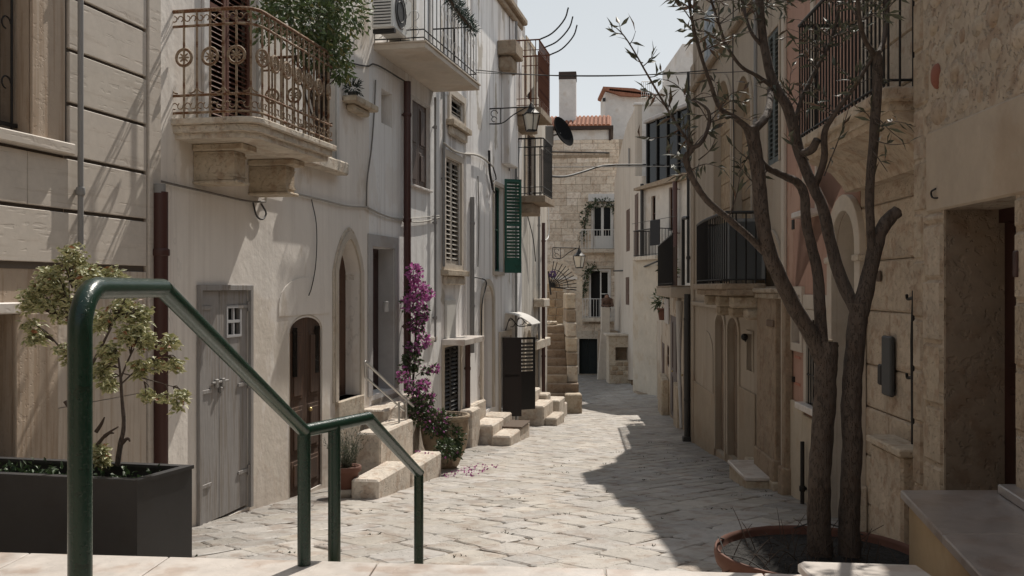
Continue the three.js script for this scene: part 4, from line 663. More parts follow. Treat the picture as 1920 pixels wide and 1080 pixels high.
// ---------- right side, nearest house: rough rubble wall with a dark door ----------
const PR = (px, py, w = 0) => RW.p(px, py, w);
{
  const w = 0.36, u0 = RW.u(1715, w), u1 = RW.uAtD(-7), uv = RW.uAtD(1.5), dr = RW.rect(1770, 393, 1905, 1000, w); dr.v1 = 0.47; dr.v0 = -1.35;
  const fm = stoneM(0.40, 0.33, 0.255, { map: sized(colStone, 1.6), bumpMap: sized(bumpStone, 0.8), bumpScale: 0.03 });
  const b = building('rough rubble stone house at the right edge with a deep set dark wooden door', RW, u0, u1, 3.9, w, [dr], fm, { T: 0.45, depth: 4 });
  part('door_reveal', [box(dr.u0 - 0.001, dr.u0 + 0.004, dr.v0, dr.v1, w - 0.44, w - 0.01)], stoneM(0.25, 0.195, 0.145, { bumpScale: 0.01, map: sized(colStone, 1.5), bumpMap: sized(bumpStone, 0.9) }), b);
  panelDoor(b, dr, w - 0.40, M.redWood, { leaves: 2 }); part('door_frame', box(dr.u0, dr.u1, dr.v1 - 0.08, dr.v1, w - 0.42, w - 0.32), M.redWood, b);
  part('lintel', box(dr.u0 - 0.25, dr.u1 + 0.3, dr.v1, dr.v1 + 0.5, w - 0.02, w + 0.016, 0.012), plaster(0.42, 0.35, 0.275), b);
  const r = rng(31), sm = [stoneM(0.41, 0.34, 0.26), stoneM(0.37, 0.30, 0.225), stoneM(0.42, 0.35, 0.275), stoneM(0.34, 0.265, 0.195)];
  for (let v = 0.98; v < 3.7; ) { const h = rr(0.13, 0.22, r); for (let u = u0 + 0.24; u < uv; ) { const l = rr(0.14, 0.34, r); if (r() < 0.78) part('rubble_stone', new THREE.DodecahedronGeometry(0.5, 1).rotateX(r() * 3).rotateY(r() * 3).scale(l * 1.02, h * 1.02, 0.10).rotateZ(rr(-0.12, 0.12, r)).translate(u + l / 2, v + h / 2, w - rr(0.026, 0.040, r)), sm[Math.floor(r() * 4)], b); u += l + 0.02; } v += h + 0.015; }
  part('rubble_stone', new THREE.DodecahedronGeometry(0.5, 1).scale(0.10, 0.16, 0.08).translate(RW.u(1758, w), RW.v(1758, 143, w), w), mat(0.26, 0.10, 0.07), b);
  for (let i = 0, v = -2.6; v < 3.5; i++) { const h = rr(0.30, 0.42, r), a = i % 2 ? 0.24 : 0.15; part('quoin', box(u0 - 0.004, u0 + a, v + 0.004, v + h - 0.004, w - 0.30, w + 0.010 + rr(0, 0.006, r), 0.018), sm[Math.floor(r() * 3)], b); v += h; }
  for (let i = 0, v = -1.5; v < 0.4; i++) { const h = rr(0.32, 0.46, r); part('jamb_stone', box(dr.u0 - 0.30, dr.u0 - 0.006, v + 0.005, Math.min(v + h, 0.465) - 0.005, w - 0.1, w + 0.012 + rr(0, 0.008, r), 0.02), sm[Math.floor(r() * 3)], b); v += h; }
  for (let i = 0, v = -1.5; v < 0.4; i++) { const h = rr(0.32, 0.46, r); part('jamb_stone', box(dr.u1 + 0.006, dr.u1 + 0.4, v + 0.005, Math.min(v + h, 0.465) - 0.005, w - 0.1, w + 0.012 + rr(0, 0.008, r), 0.02), sm[Math.floor(r() * 3)], b); v += h; }
  part('hook', limb([PR(1768, 370, w), PR(1748, 370, w + 0.03), PR(1746, 360, w + 0.03), PR(1754, 354, w + 0.03)].map((p) => p), 0.006, 6), M.iron, b);
  part('doorbell', box(RW.u(1909, w), RW.u(1917, w), RW.v(1912, 520, w), RW.v(1912, 470, w), w, w + 0.03, 0.006), M.redWood, b);
}
// ---------- right side, ashlar strip with the black iron bar ----------
{
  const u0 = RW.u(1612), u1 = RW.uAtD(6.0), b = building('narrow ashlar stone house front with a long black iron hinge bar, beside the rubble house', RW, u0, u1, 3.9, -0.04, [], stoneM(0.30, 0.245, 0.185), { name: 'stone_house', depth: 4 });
  const r = rng(71), sm = [stoneM(0.46, 0.38, 0.295), stoneM(0.42, 0.345, 0.265), stoneM(0.49, 0.415, 0.325)];
  for (let v = -2.7, i = 0; v < 3.5; i++) { const h = rr(0.36, 0.48, r), cuts = [u0, lerp(u0, u1, i % 2 ? 0.30 : 0.52), i % 2 ? lerp(u0, u1, 0.72) : u1]; if (i % 2) cuts.push(u1); for (let k = 0; k < cuts.length - 1; k++) part('ashlar_block', box(cuts[k] + 0.003, cuts[k + 1] - 0.003, v + 0.003, v + h - 0.003, -0.1, rr(-0.006, 0.008, r), 0.014), sm[Math.floor(r() * 3)], b); v += h; }
  part('iron_bar', limb([PR(1713, 545, 0.03), PR(1711, 640, 0.03), PR(1713, 750, 0.035), PR(1712, 890, 0.03)], [0.012, 0.018, 0.022, 0.016], 6), M.iron, b);
  for (const y of [558, 706, 850]) part('hinge_pin', limb([PR(1712, y, 0.03), PR(1701, y + 2, 0.03), PR(1700, y - 5, 0.04)], 0.012, 6), M.iron, b);
  part('metal_cover', box(RW.u(1659, 0.02), RW.u(1676, 0.02), RW.v(1667, 742, 0.02), RW.v(1667, 630, 0.02), 0.008, 0.05, 0.012), mat(0.045, 0.048, 0.05, { rough: 0.6 }), b);
  part('metal_cover', box(RW.u(1649, 0.02), RW.u(1656, 0.02), RW.v(1653, 722, 0.02), RW.v(1653, 683, 0.02), 0.008, 0.04, 0.012), M.iron, b);
  part('small_plate', box(RW.u(1645, 0.01), RW.u(1652, 0.01), RW.v(1648, 528, 0.01), RW.v(1648, 508, 0.01), 0.006, 0.02, 0.004), mat(0.10, 0.07, 0.05), b);
  part('plinth_block', [box(RW.u(1632, 0.2), RW.u(1690, 0.2), -2.6, RW.v(1660, 842, 0.2), 0, 0.20, 0.02)], sm[0], b); part('plinth_cap', box(RW.u(1630, 0.2), RW.u(1694, 0.2), RW.v(1660, 842, 0.2), RW.v(1660, 828, 0.2), 0, 0.23, 0.012), sm[2], b);
}
// ---------- right side, pink house ----------
{
  const u0 = RW.u(1471), u1 = RW.u(1612), sw = RW.rect(1490, 552, 1505, 645), gw = RW.rect(1516, 598, 1553, 772), ad = { ...RW.rect(1570, 395, 1614, 960), rise: 0.34 }, uw = RW.rect(1512, 300, 1533, 392), bd = RW.rect(1530, -60, 1622, 190);
  ad.v1 = RW.v(1592, 395); ad.v0 = -2.3; bd.v1 = 3.5; bd.v0 = 1.36;
  const fm = facadeM(stains(606, 3.2, 9, u0, -3.5, { base: [0.42, 0.255, 0.195], blotch: 0.18, streak: 0.12, foot: 0.0, patch: 0.14, reveal: [0.46, 0.30, 0.23], revealAt: 0.66 }));
  const b = building('terracotta pink plastered house with cream window surrounds and an arched doorway', RW, u0, u1, 3.95, 0, [sw, gw, ad, uw, bd], fm, { T: 0.34 });
  parts('dado', [box(u0, gw.u0 - 0.13, -2.9, RW.v(1490, 750), 0, 0.035, 0.01), box(gw.u1 + 0.13, ad.u0 - 0.16, -2.9, RW.v(1490, 750), 0, 0.035, 0.01), box(gw.u0 - 0.13, gw.u1 + 0.13, -2.9, gw.v0 - 0.14, 0, 0.035, 0.01)], plaster(0.48, 0.41, 0.32), b);
  part('string_course', box(gw.u0 - 0.12, ad.u0 - 0.2, gw.v1 + 0.105, gw.v1 + 0.26, 0, 0.03, 0.006), M.cream, b);
  part('corner_strip', box(u0, u0 + 0.13, -2.9, 3.9, 0, 0.045, 0.01), M.cream, b);
  surround(b, sw, 0.09, 0.001, 0.035, M.cream, { bottom: true }); glassWindow(b, sw, -0.2, M.brownWood);
  surround(b, gw, 0.10, 0.001, 0.03, M.cream, { bottom: true }); glassWindow(b, gw, -0.24, M.shutBlack); sill(b, { ...gw, v0: gw.v0 - 0.0 }, 0, M.marble, 0.12, 0.07, 0.12);
  const gr = part('window_grille', [box(gw.u0, gw.u1, gw.v0 + 0.3, gw.v0 + 0.315, 0.01, 0.02)], M.iron, b), sp = []; for (let u = gw.u0 + 0.05; u < gw.u1; u += 0.10) sp.push([u, gw.v0, 0.015]); pieces('baluster', bar([0, 0, 0], [0, gw.v1 - gw.v0, 0], 0.007, 6), M.iron, gr, sp);
  part('grille_bar', box(gw.u0, gw.u1, gw.v0 + 0.7, gw.v0 + 0.715, 0.008, 0.018), M.iron, gr);
  surround(b, uw, 0.07, 0.001, 0.03, M.cream, { bottom: true }); louvre(b, uw, -0.08, M.shutBlack, { pitch: 0.05 }); sill(b, uw, 0, M.marble, 0.1, 0.06, 0.14);
  surround(b, ad, 0.15, 0.001, 0.06, M.cream); part('impost', [box(ad.u0 - 0.17, ad.u0 + 0.0, RW.v(1592, 492), RW.v(1592, 480), -0.1, 0.085, 0.01)], M.stoneL, b); part('impost', [box(ad.u1, ad.u1 + 0.17, RW.v(1592, 492), RW.v(1592, 480), -0.1, 0.085, 0.01)], M.stoneL, b);
  reveal(b, ad, 0.32, M.cream); reveal(b, gw, 0.3, M.cream); reveal(b, sw, 0.3, M.cream); panelDoor(b, { ...ad, rise: 0, v1: RW.v(1592, 488) }, -0.30, M.shutBlack, { leaves: 2 }); part('fanlight', box(ad.u0, ad.u1, RW.v(1592, 488), ad.v1, -0.31, -0.29), M.cream, b);
  for (const [a, c] of [[ad.u0 - 0.2, ad.u0 - 0.0], [ad.u1 + 0.0, ad.u1 + 0.2]]) part('plinth_block', box(a, c, -2.6, -1.72, 0, 0.11, 0.015), M.stoneL, b);
  part('niche_frame', [box(RW.u(1492), RW.u(1501), RW.v(1496, 722), RW.v(1496, 718), 0, 0.012), box(RW.u(1492), RW.u(1501), RW.v(1496, 672), RW.v(1496, 668), 0, 0.012)], M.pink, b); part('keyhole', box(RW.u(1487), RW.u(1491), RW.v(1489, 716), RW.v(1489, 706), 0, 0.02), M.iron, b);
  part('wall_vent', box(RW.u(1486), RW.u(1490), RW.v(1488, 430), RW.v(1488, 412), 0, 0.012), M.iron, b);
  pipe(b, RW.u(1508, 0.06), 0.08, -2.5, RW.v(1508, 828, 0.06), 0.022, M.iron, 'water_pipe');
  surround(b, bd, 0.12, 0.001, 0.03, M.cream); louvre(b, bd, -0.09, M.shutBlack);
  // balcony
  const w = 0.5, a = RW.u(1497, w), c = RW.u(1667, w), T = 1.32;
  const slab = part('balcony', [flat([[a, -0.05], [a, w + 0.05], [c + 0.05, w + 0.05], [c + 0.05, -0.05]], T - 0.09, T, 0.012), flat([[a + 0.05, -0.05], [a + 0.05, w], [c, w], [c, -0.05]], T - 0.15, T - 0.09)], stoneM(0.45, 0.375, 0.29), b);
  const P = [[0, T - 0.15], [w - 0.02, T - 0.15], [w - 0.04, T - 0.19], [w * 0.72, T - 0.22], [w * 0.45, T - 0.29], [0.13, T - 0.40], [0.10, T - 0.46], [0, T - 0.46]], cv = extr(P, 0, c - a - 0.06).rotateY(-Math.PI / 2); cv.translate(c - 0.01, 0, 0); part('cove', cv, stoneM(0.44, 0.36, 0.275), slab);
  railing(slab, [[a + 0.03, 0], [a + 0.03, w], [c, w], [c, 0]], T, 1.05, M.iron, { step: 0.085, r: 0.0085, mids: [], top: 0.016 });
}
// ---------- right side, cream house with blind arches, and its tall gable block ----------
{
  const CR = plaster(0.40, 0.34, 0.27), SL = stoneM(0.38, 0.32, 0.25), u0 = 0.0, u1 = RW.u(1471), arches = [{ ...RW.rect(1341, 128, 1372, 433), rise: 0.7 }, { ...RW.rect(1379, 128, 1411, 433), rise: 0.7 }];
  for (const q of arches) { q.v1 = RW.v((1341 + 1372) / 2, 128); q.v0 = 0.05; } arches[1].v1 = 3.05; arches[0].v1 = 3.35;
  const td = [{ ...RW.rect(1343, 588, 1360, 838), rise: 0.22 }, { ...RW.rect(1366, 594, 1386, 845), rise: 0.22 }], sw = RW.rect(1402, 625, 1412, 698), dd = RW.rect(1455, 560, 1463, 850), sh = RW.rect(1441, 70, 1462, 300), ar = { ...RW.rect(1423, 452, 1466, 545), rise: 0.45 };
  for (const q of td) q.v0 = RW.g(q.u0) + 0.12; dd.v0 = -2.35; ar.v0 = 0.02; ar.v1 = 0.63;
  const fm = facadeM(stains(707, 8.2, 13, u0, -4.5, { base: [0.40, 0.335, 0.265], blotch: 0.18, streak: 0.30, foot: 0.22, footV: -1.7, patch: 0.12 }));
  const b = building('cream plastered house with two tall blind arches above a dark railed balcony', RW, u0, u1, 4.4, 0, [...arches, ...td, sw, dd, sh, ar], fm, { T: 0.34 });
  part('gable_block', box(0, 1.5, 4.401, 5.8, -5, 0, 0.02), fm, b); part('parapet', box(1.503, RW.u(1372), 4.401, 4.95, -5, 0, 0.02), fm, b);
  const r = rng(8);
  for (const q of arches) { const pts = outline(q); part('infill', extr(pts, -0.16, -0.12), stoneM(0.30, 0.22, 0.14), b); const hs = 0.42; for (let v = q.v0; v < q.v1 - 0.5; v += hs) { const cut = q.u0 + (q.u1 - q.u0) * rr(0.35, 0.65, r); for (const [a, c] of [[q.u0 + 0.004, cut - 0.003], [cut + 0.003, q.u1 - 0.004]]) part('ashlar_block', box(a, c, v + 0.003, v + hs - 0.004, -0.12, -0.10 + rr(0, 0.012, r), 0.01), [M.stoneB, stoneM(0.33, 0.25, 0.165), stoneM(0.39, 0.30, 0.20)][Math.floor(r() * 3)], b); } surround(b, q, 0.10, 0.001, 0.03, fm); }
  wire(b, [PR(1375, -10, 0.05), PR(1374, 120, 0.04), PR(1376, 300, 0.05), PR(1373, 430, 0.04)], 0.010, M.cableD); wire(b, [PR(1382, 153, 0.02), PR(1396, 154, 0.04)], 0.008, M.cableD); pipe(b, RW.u(1418, 0.05), 0.06, 0.2, 4.3, 0.025, M.pipeG, 'water_pipe');
  part('quoin_strip', box(0, 0.34, -3.6, 4.39, 0, 0.05, 0.012), fm, b);
  const tw = RW.rect(1324, 30, 1343, 96); surround(b, tw, 0.1, 0.0, 0.03, fm); panelDoor(b, tw, 0.004, mat(0.34, 0.38, 0.42), { leaves: 2, knob: false, name: 'shutter', t: 0.03 });
  part('cornice', box(0.3, u1, RW.v(1330, 134), RW.v(1330, 120), 0, 0.10, 0.02), M.stoneD, b);
  louvre(b, sh, -0.03, M.shutGrey, { pitch: 0.06, leaves: 2 }); surround(b, sh, 0.06, 0.001, 0.02, fm);
  for (const q of td) { surround(b, q, 0.09, 0.001, 0.028, CR); panelDoor(b, { ...q }, -0.13, mat(0.26, 0.19, 0.135, { map: sized(colWood, 1, 2) }), { rows: [[0.05, 0.12], [0.15, 0.92]], knob: false, name: 'door' }); }
  part('door_arch', extr(outline({ u0: RW.u(1313), u1: RW.u(1338), v0: RW.v(1325, 740), v1: RW.v(1325, 620), rise: 0.4 }), 0, 0.016), fm, b);
  parts('dado', [box(0.34, td[0].u0 - 0.1, -3.6, RW.v(1320, 725), 0, 0.03, 0.01), box(td[1].u1 + 0.1, RW.u(1418), -3.6, RW.v(1400, 730), 0, 0.03, 0.01)], plaster(0.34, 0.275, 0.205), b);
  surround(b, sw, 0.05, 0.001, 0.02, CR); glassWindow(b, sw, -0.12, M.brownWood, { cols: 1 });
  // doorway between pilasters, cornice blocks and threshold
  for (const [p, q] of [[1419, 1453], [1465, 1471]]) { const a = RW.u(p, 0.1), c = RW.u(q, 0.1); part('pilaster', [box(a, c, -2.7, -0.06, 0, 0.10, 0.012), box(a - 0.03, c + 0.03, -2.7, -2.05, 0, 0.135, 0.015)], stoneM(0.29, 0.22, 0.155), b); part('capital', [box(a - 0.05, c + 0.05, -0.06, 0.0, 0, 0.17, 0.015), box(a - 0.025, c + 0.025, -0.13, -0.06, 0.0, 0.135, 0.012)], SL, b); }
  part('letter_plate', box(RW.u(1440, 0.1), RW.u(1452, 0.1), RW.v(1446, 612, 0.1), RW.v(1446, 600, 0.1), 0.102, 0.12, 0.004), mat(0.15, 0.10, 0.07), b);
  panelDoor(b, dd, -0.12, mat(0.10, 0.03, 0.02, { rough: 0.5, map: sized(colWood, 0.8, 1.6) }), {}); surround(b, ar, 0.12, 0.001, 0.04, CR); part('infill', extr(outline(ar), -0.25, -0.2), M.stone, b);
  pipe(b, 0.02, 0.11, -3.05, -0.12, 0.062, M.pipeD); pipe(b, 0.02, 0.09, 0.1, 4.3, 0.03, M.pipeD, 'water_pipe'); part('pipe_foot', box(-0.07, 0.11, -3.1, -2.95, 0.02, 0.2, 0.01), M.pipeD, b);
  // balcony with bowed railing and cloth behind it
  const w = 0.5, a = RW.u(1307, w), c = RW.uAtD(12.4), bow = (o) => { const P = [[a, 0]]; for (let i = 0; i <= 8; i++) { const t = i / 8; P.push([lerp(a, c, t), w + o + 0.05 * Math.sin(t * Math.PI)]); } P.push([c, 0]); return P; };
  const slab = part('balcony', [flat(bow(0.06), -0.02, 0.06, 0.012), flat(bow(0.0), -0.10, -0.02, 0.01)], M.stoneD, b);
  railing(slab, bow(0.0), 0.06, 0.92, M.iron, { step: 0.125, r: 0.010, top: 0.022 });
  const cl = bow(-0.03).slice(1), P = []; for (let i = 0; i < cl.length - 1; i++) { const [p, q] = [cl[i], cl[i + 1]]; P.push(extr([[0, 0.10], [Math.hypot(q[0] - p[0], q[1] - p[1]) + 0.004, 0.10], [Math.hypot(q[0] - p[0], q[1] - p[1]) + 0.004, 0.86], [0, 0.86]], -0.006, 0.0).rotateY(-Math.atan2(q[1] - p[1], q[0] - p[0])).translate(p[0], 0, p[1])); } part('screen_cloth', P, mat(0.17, 0.18, 0.185), slab);
  for (let k = 0; k < 3; k++) { const u = lerp(a + 0.15, c - 0.3, k / 2); part('corbel', [box(u, u + 0.2, -0.26, -0.10, 0, 0.42, 0.03), box(u + 0.02, u + 0.18, -0.42, -0.26, 0, 0.24, 0.04)], M.stone, slab); }
  part('string_course', box(0.1, RW.u(1415), -0.34, -0.26, 0, 0.06, 0.012), fm, b);
  const hz = RW.rect(1364, 412, 1412, 421); part('screen_cloth', box(c - 0.02, c, 0.1, 0.9, 0.05, w), mat(0.17, 0.18, 0.185), slab);
  // street lamp fitting by the twin doors
  const l = PR(1396, 632, 0.12); part('wall_light', [limb([PR(1398, 640, 0), PR(1396, 636, 0.1), PR(1396, 628, 0.14)], 0.012, 6), new THREE.SphereGeometry(0.05, 10, 8).translate(...l)], M.iron, b);
}
{ // marble topped step and sill before the pilaster doorway
  const s = thing('door_step', 'low marble topped stone step before the pilastered doorway on the shaded right side', 'step', RW, [RW.u(1410), RW.g(RW.u(1410)), 0.3]);
  const a = RW.uAtD(12.73), c = RW.uAtD(11.55), g = RW.g(a);
  part('step_base', box(a + 0.02, c - 0.02, g - 0.3, -2.33, 0.05, 0.41, 0.01), M.stone, s); part('step_top', box(a, c, -2.33, -2.28, 0.04, 0.43, 0.01), M.marble, s);
  part('threshold', box(RW.u(1415), RW.u(1472), -2.9, -2.3, -0.14, 0.14, 0.012), M.stone, s);
}
// ---------- right side, foreground: bench walls of marble and cement ----------
{
  const t = thing('bench_wall', 'low cement wall with a wide white marble top at the lower right corner', 'wall', G, [2.1, -1.9, -4.4]);
  const BM = mat(0.39, 0.345, 0.325, { rough: 0.3, map: sized(colStone, 2.0), bumpMap: sized(bumpStone, 1.2), bumpScale: 0.002 }), by = -1.05, q = (d, o) => 2.02 - (4.99 - d) * 0.208 + o;
  part('wall_body', flat([[q(5.0, 0.03), -4.96], [q(2.2, 0.03), -2.2], [q(2.2, 2.5), -2.2], [2.9, -4.96]], -2.1, by - 0.045), plaster(0.44, 0.34, 0.22), t);
  for (const [a, c] of [[4.99, 4.10], [4.096, 3.10], [3.096, 2.1]]) part('marble_slab', flat([[q(a, 0), -a], [q(c, 0), -c], [q(c, 0.62), -c], [q(a, 0.62), -a]], by - 0.045, by, 0.006), BM, t), part('marble_slab', flat([[q(a, 0.624), -a], [q(c, 0.624), -c], [2.75, -c], [2.75, -a]], by - 0.045, by, 0.006), BM, t);
  part('back_ledge', flat([[2.48, -4.9], [2.12, -3.0], [2.9, -3.0], [2.9, -4.9]], by + 0.001, by + 0.05, 0.006), BM, t);
  const s = thing('marble_block', 'small marble capped block in front of the olive tree pot', 'block', G, [1.35, -1.9, -3.9]), x0 = at(1492, 0, 3.95).x, x1 = at(1686, 0, 3.95).x + 0.05, y0 = -0.512 / 1.8 * 3.95;
  part('block_body', box(x0 + 0.02, x1, -2, y0 - 0.04, -3.92, -2.6), M.cement, s); part('marble_slab', flat([[x0 + 0.03, -3.95], [x0, -3.92], [x0 - 0.02, -2.6], [x1, -2.6], [x1, -3.9]], y0 - 0.04, y0, 0.006), M.marble, s);
}
// ---------- the far end: stone house across the street ----------
const FW = new Wall(1.2, 50.4, 7.2, 49.8);
{
  const PF = (px, py, w = 0) => FW.p(px, py, w), u0 = 0, u1 = 6, dU = FW.rect(1112, 386, 1147, 466), dL = FW.rect(1108, 508, 1142, 594), gd = FW.rect(1086, 635, 1120, 704), vt = FW.v(1100, 262);
  gd.v0 = -4.5;
  const b = building('tall pale stone block house with two white railed balconies closing the far end', FW, u0, u1, vt, 0, [dU, dL, gd], stoneM(0.34, 0.285, 0.225), { T: 0.3, name: 'stone_house', noRoof: true });
  const r = rng(55), sm = [stoneM(0.66, 0.575, 0.475), stoneM(0.61, 0.525, 0.43), stoneM(0.70, 0.62, 0.53), stoneM(0.56, 0.475, 0.385)];
  const hit = (a, c, v, h, q, m) => a < q.u1 + m && c > q.u0 - m && v < q.v1 + m && v + h > q.v0 - m;
  for (let v = -4.7, i = 0; v < vt - 0.1; i++) { const h = Math.min(rr(0.30, 0.42, r), vt - v); for (let a = u0 + (i % 2) * 0.3 - 0.3; a < u1; ) { const l = rr(0.45, 1.0, r), A = Math.max(a, u0), C = Math.min(a + l, u1 - 1.6); let parts = [[A, C]]; for (const q of [dU, dL, gd]) parts = parts.flatMap(([x, y]) => hit(x, y, v, h, q, 0.0) ? [[x, Math.min(y, q.u0 - 0.1)], [Math.max(x, q.u1 + 0.1), y]] : [[x, y]]); for (const [x, y] of parts) if (y - x > 0.06) part('stone_block', box(x + 0.008, y - 0.008, v + 0.008, v + h - 0.008, -0.03, 0.012 + rr(0, 0.02, r), 0.012), sm[Math.floor(r() * 4)], b); a += l; } v += h; }
  part('upper_wall', [box(0.6, 3.9, vt, vt + 0.5, -5, 0.02)], M.white, b); part('eave_board', box(0.5, 4.1, vt + 0.5, vt + 0.68, -5.1, 0.35, 0.02), mat(0.045, 0.03, 0.025), b); part('eave_post', box(3.86, 3.98, vt - 0.05, vt + 0.5, 0.02, 0.12), mat(0.045, 0.03, 0.025), b);
  const roof = part('roof', extr([[0, 0], [3.0, 1.0], [3.0, 0.9], [0, -0.1]], 0, 3.4).rotateY(Math.PI / 2).translate(0.6, vt + 0.70, 0.2), M.tile, b);
  const tl = []; for (let i = 0; i < 15; i++) for (let j = 0; j < 7; j++) tl.push([0.75 + i * 0.22, vt + 0.74 + j * 0.14, 0.15 - j * 0.42]); pieces('roof_tile', new THREE.CylinderGeometry(0.085, 0.10, 0.46, 7, 1, false, -Math.PI / 2, Math.PI).rotateX(-Math.PI / 2 + 0.32).rotateZ(0), mat(0.40, 0.17, 0.10, { map: sized(colStone, 0.8), side: THREE.DoubleSide }), roof, tl);
  const cx = FW.u(1064, -1), cw = 0.45; part('chimney', box(cx - cw, cx + cw, vt + 0.4, FW.v(1064, 152, -1.5), -1.9, -1.0, 0.02), M.white, b); part('chimney_cap', box(cx - cw - 0.02, cx + cw + 0.02, FW.v(1064, 152, -1.5), FW.v(1064, 138, -1.5), -1.92, -0.98, 0.02), mat(0.05, 0.035, 0.03), b);
  part('eave_pipe', [bar([0.2, FW.v(1050, 284), 0.08], [3.9, FW.v(1160, 287), 0.08], 0.035, 6)], M.pipeD, b); part('string_course', box(0.4, 3.9, FW.v(1100, 296), FW.v(1100, 290), 0, 0.05), M.stoneD, b);
  for (const [q, nm] of [[dU, 0], [dL, 1]]) {
    surround(b, q, 0.09, 0.0, 0.035, M.white); const W = (q.u1 - q.u0) / 2;
    for (let i = 0; i < 2; i++) { const open = nm && i === 0; if (!open) glassWindow(b, { u0: q.u0 + i * W, u1: q.u0 + (i + 1) * W, v0: q.v0 + (nm ? 0 : 0.6), v1: q.v1 }, -0.16, M.ironW, { cols: 1, rows: nm ? 2 : 1, st: 0.07, name: 'french_window' }); else part('dark_room', box(q.u0, q.u0 + W, q.v0, q.v1, -0.4, -0.36), M.dark, b); }
    if (!nm) part('door_panel', box(q.u0, q.u1, q.v0, q.v0 + 0.6, -0.16, -0.1, 0.02), M.ironW, b);
    const a = q.u0 - 0.65, c = q.u1 + (nm ? 0.15 : 0.25), s = part('balcony', [flat([[a, -0.02], [a, 0.7], [c, 0.7], [c, -0.02]], q.v0 - 0.24, q.v0 - 0.04, 0.02)], M.stoneL, b); railing(s, [[a + 0.04, 0], [a + 0.04, 0.66], [c - 0.04, 0.66], [c - 0.04, 0]], q.v0 - 0.04, 0.98, M.ironW, { step: 0.145, r: 0.012, top: 0.02 });
  }
  part('lintel', box(dU.u0 - 0.25, dU.u1 + 0.3, dU.v1 + 0.22, dU.v1 + 0.62, 0, 0.08, 0.02), M.white, b); part('lintel', box(dL.u0 - 0.2, dL.u1 + 0.4, dL.v1 + 0.12, dL.v1 + 0.26, 0, 0.12, 0.02), M.stoneL, b);
  surround(b, gd, 0.16, 0.0, 0.05, M.stoneL); panelDoor(b, gd, -0.28, mat(0.012, 0.016, 0.016), { leaves: 2, knob: false }); part('band', box(0.3, gd.u1 + 0.4, FW.v(1100, 634), FW.v(1100, 620), 0, 0.04), M.stoneL, b);
}
{ // creepers on the far house
  const r = rng(91), mk = (label, pts, n, s) => { const P = pts.map(([x, y]) => FW.world(...FW.p(x, y, 0.12))), t = thing('creeper', label, 'plant', G, P[0].toArray()), l = [], c = new THREE.CatmullRomCurve3(P); part('stem', limb(P, 0.02, 5), M.barkD, t); for (let i = 0; i < n; i++) { const p = c.getPoint(r()), d = rdir(r); l.push({ p: p.addScaledVector(d, rr(0, s, r)), dir: d, len: rr(0.10, 0.18, r), wid: 0.08, col: tint([0.05, 0.075, 0.028], r, 0.4) }); } part('foliage', leafGeo(l, r), M.leaf, t); };
  mk('dark green creeper trained in an arch over the upper white french window', [[1092, 450], [1096, 420], [1100, 396], [1110, 384], [1128, 378], [1145, 381], [1153, 396]], 420, 0.26);
  mk('green creeper climbing in a curve beside the lower white french window', [[1090, 556], [1095, 540], [1099, 522], [1104, 506], [1116, 498]], 260, 0.24);
}
{ // white rooftop hut behind
  const t = thing('rooftop_hut', 'small white rooftop hut with a red tiled roof against the sky', 'building', G, [5.6, 8, -56]), q = (px, py, d = 56) => { const p = at(px, py, d); return [p.x, p.y]; };
  const [x0, y0] = q(1135, 245), [x1] = q(1222, 0), [xm] = q(1163, 0);
  part('wall', extr([[x0, y0 - 3], [x1, y0 - 3], [x1, q(0, 184)[1]], [xm, q(0, 180)[1]], [x0, q(0, 172)[1]]], -59, -56), M.white, t);
  const a = q(1130, 168), c = q(1163, 181), d = q(1226, 184); part('roof', [extr([a, c, d, [d[0], d[1] + 0.12], [c[0] + 0.8, c[1] + 0.42], [a[0], a[1] + 0.12]], -59.3, -55.7)], M.tile, t); part('wall_lamp', box(q(1130, 0)[0], q(1135, 0)[0], q(0, 190)[1], q(0, 184)[1], -56.1, -55.9), M.iron, t);
  for (let i = 0; i < 22; i++) part('roof_tile', new THREE.CylinderGeometry(0.07, 0.07, 3.6, 6).rotateX(Math.PI / 2).translate(lerp(c[0] - 0.6, d[0], i / 21), lerp(c[1] + 0.34, d[1] + 0.14, i / 21), -57.5), M.tile, t);
}
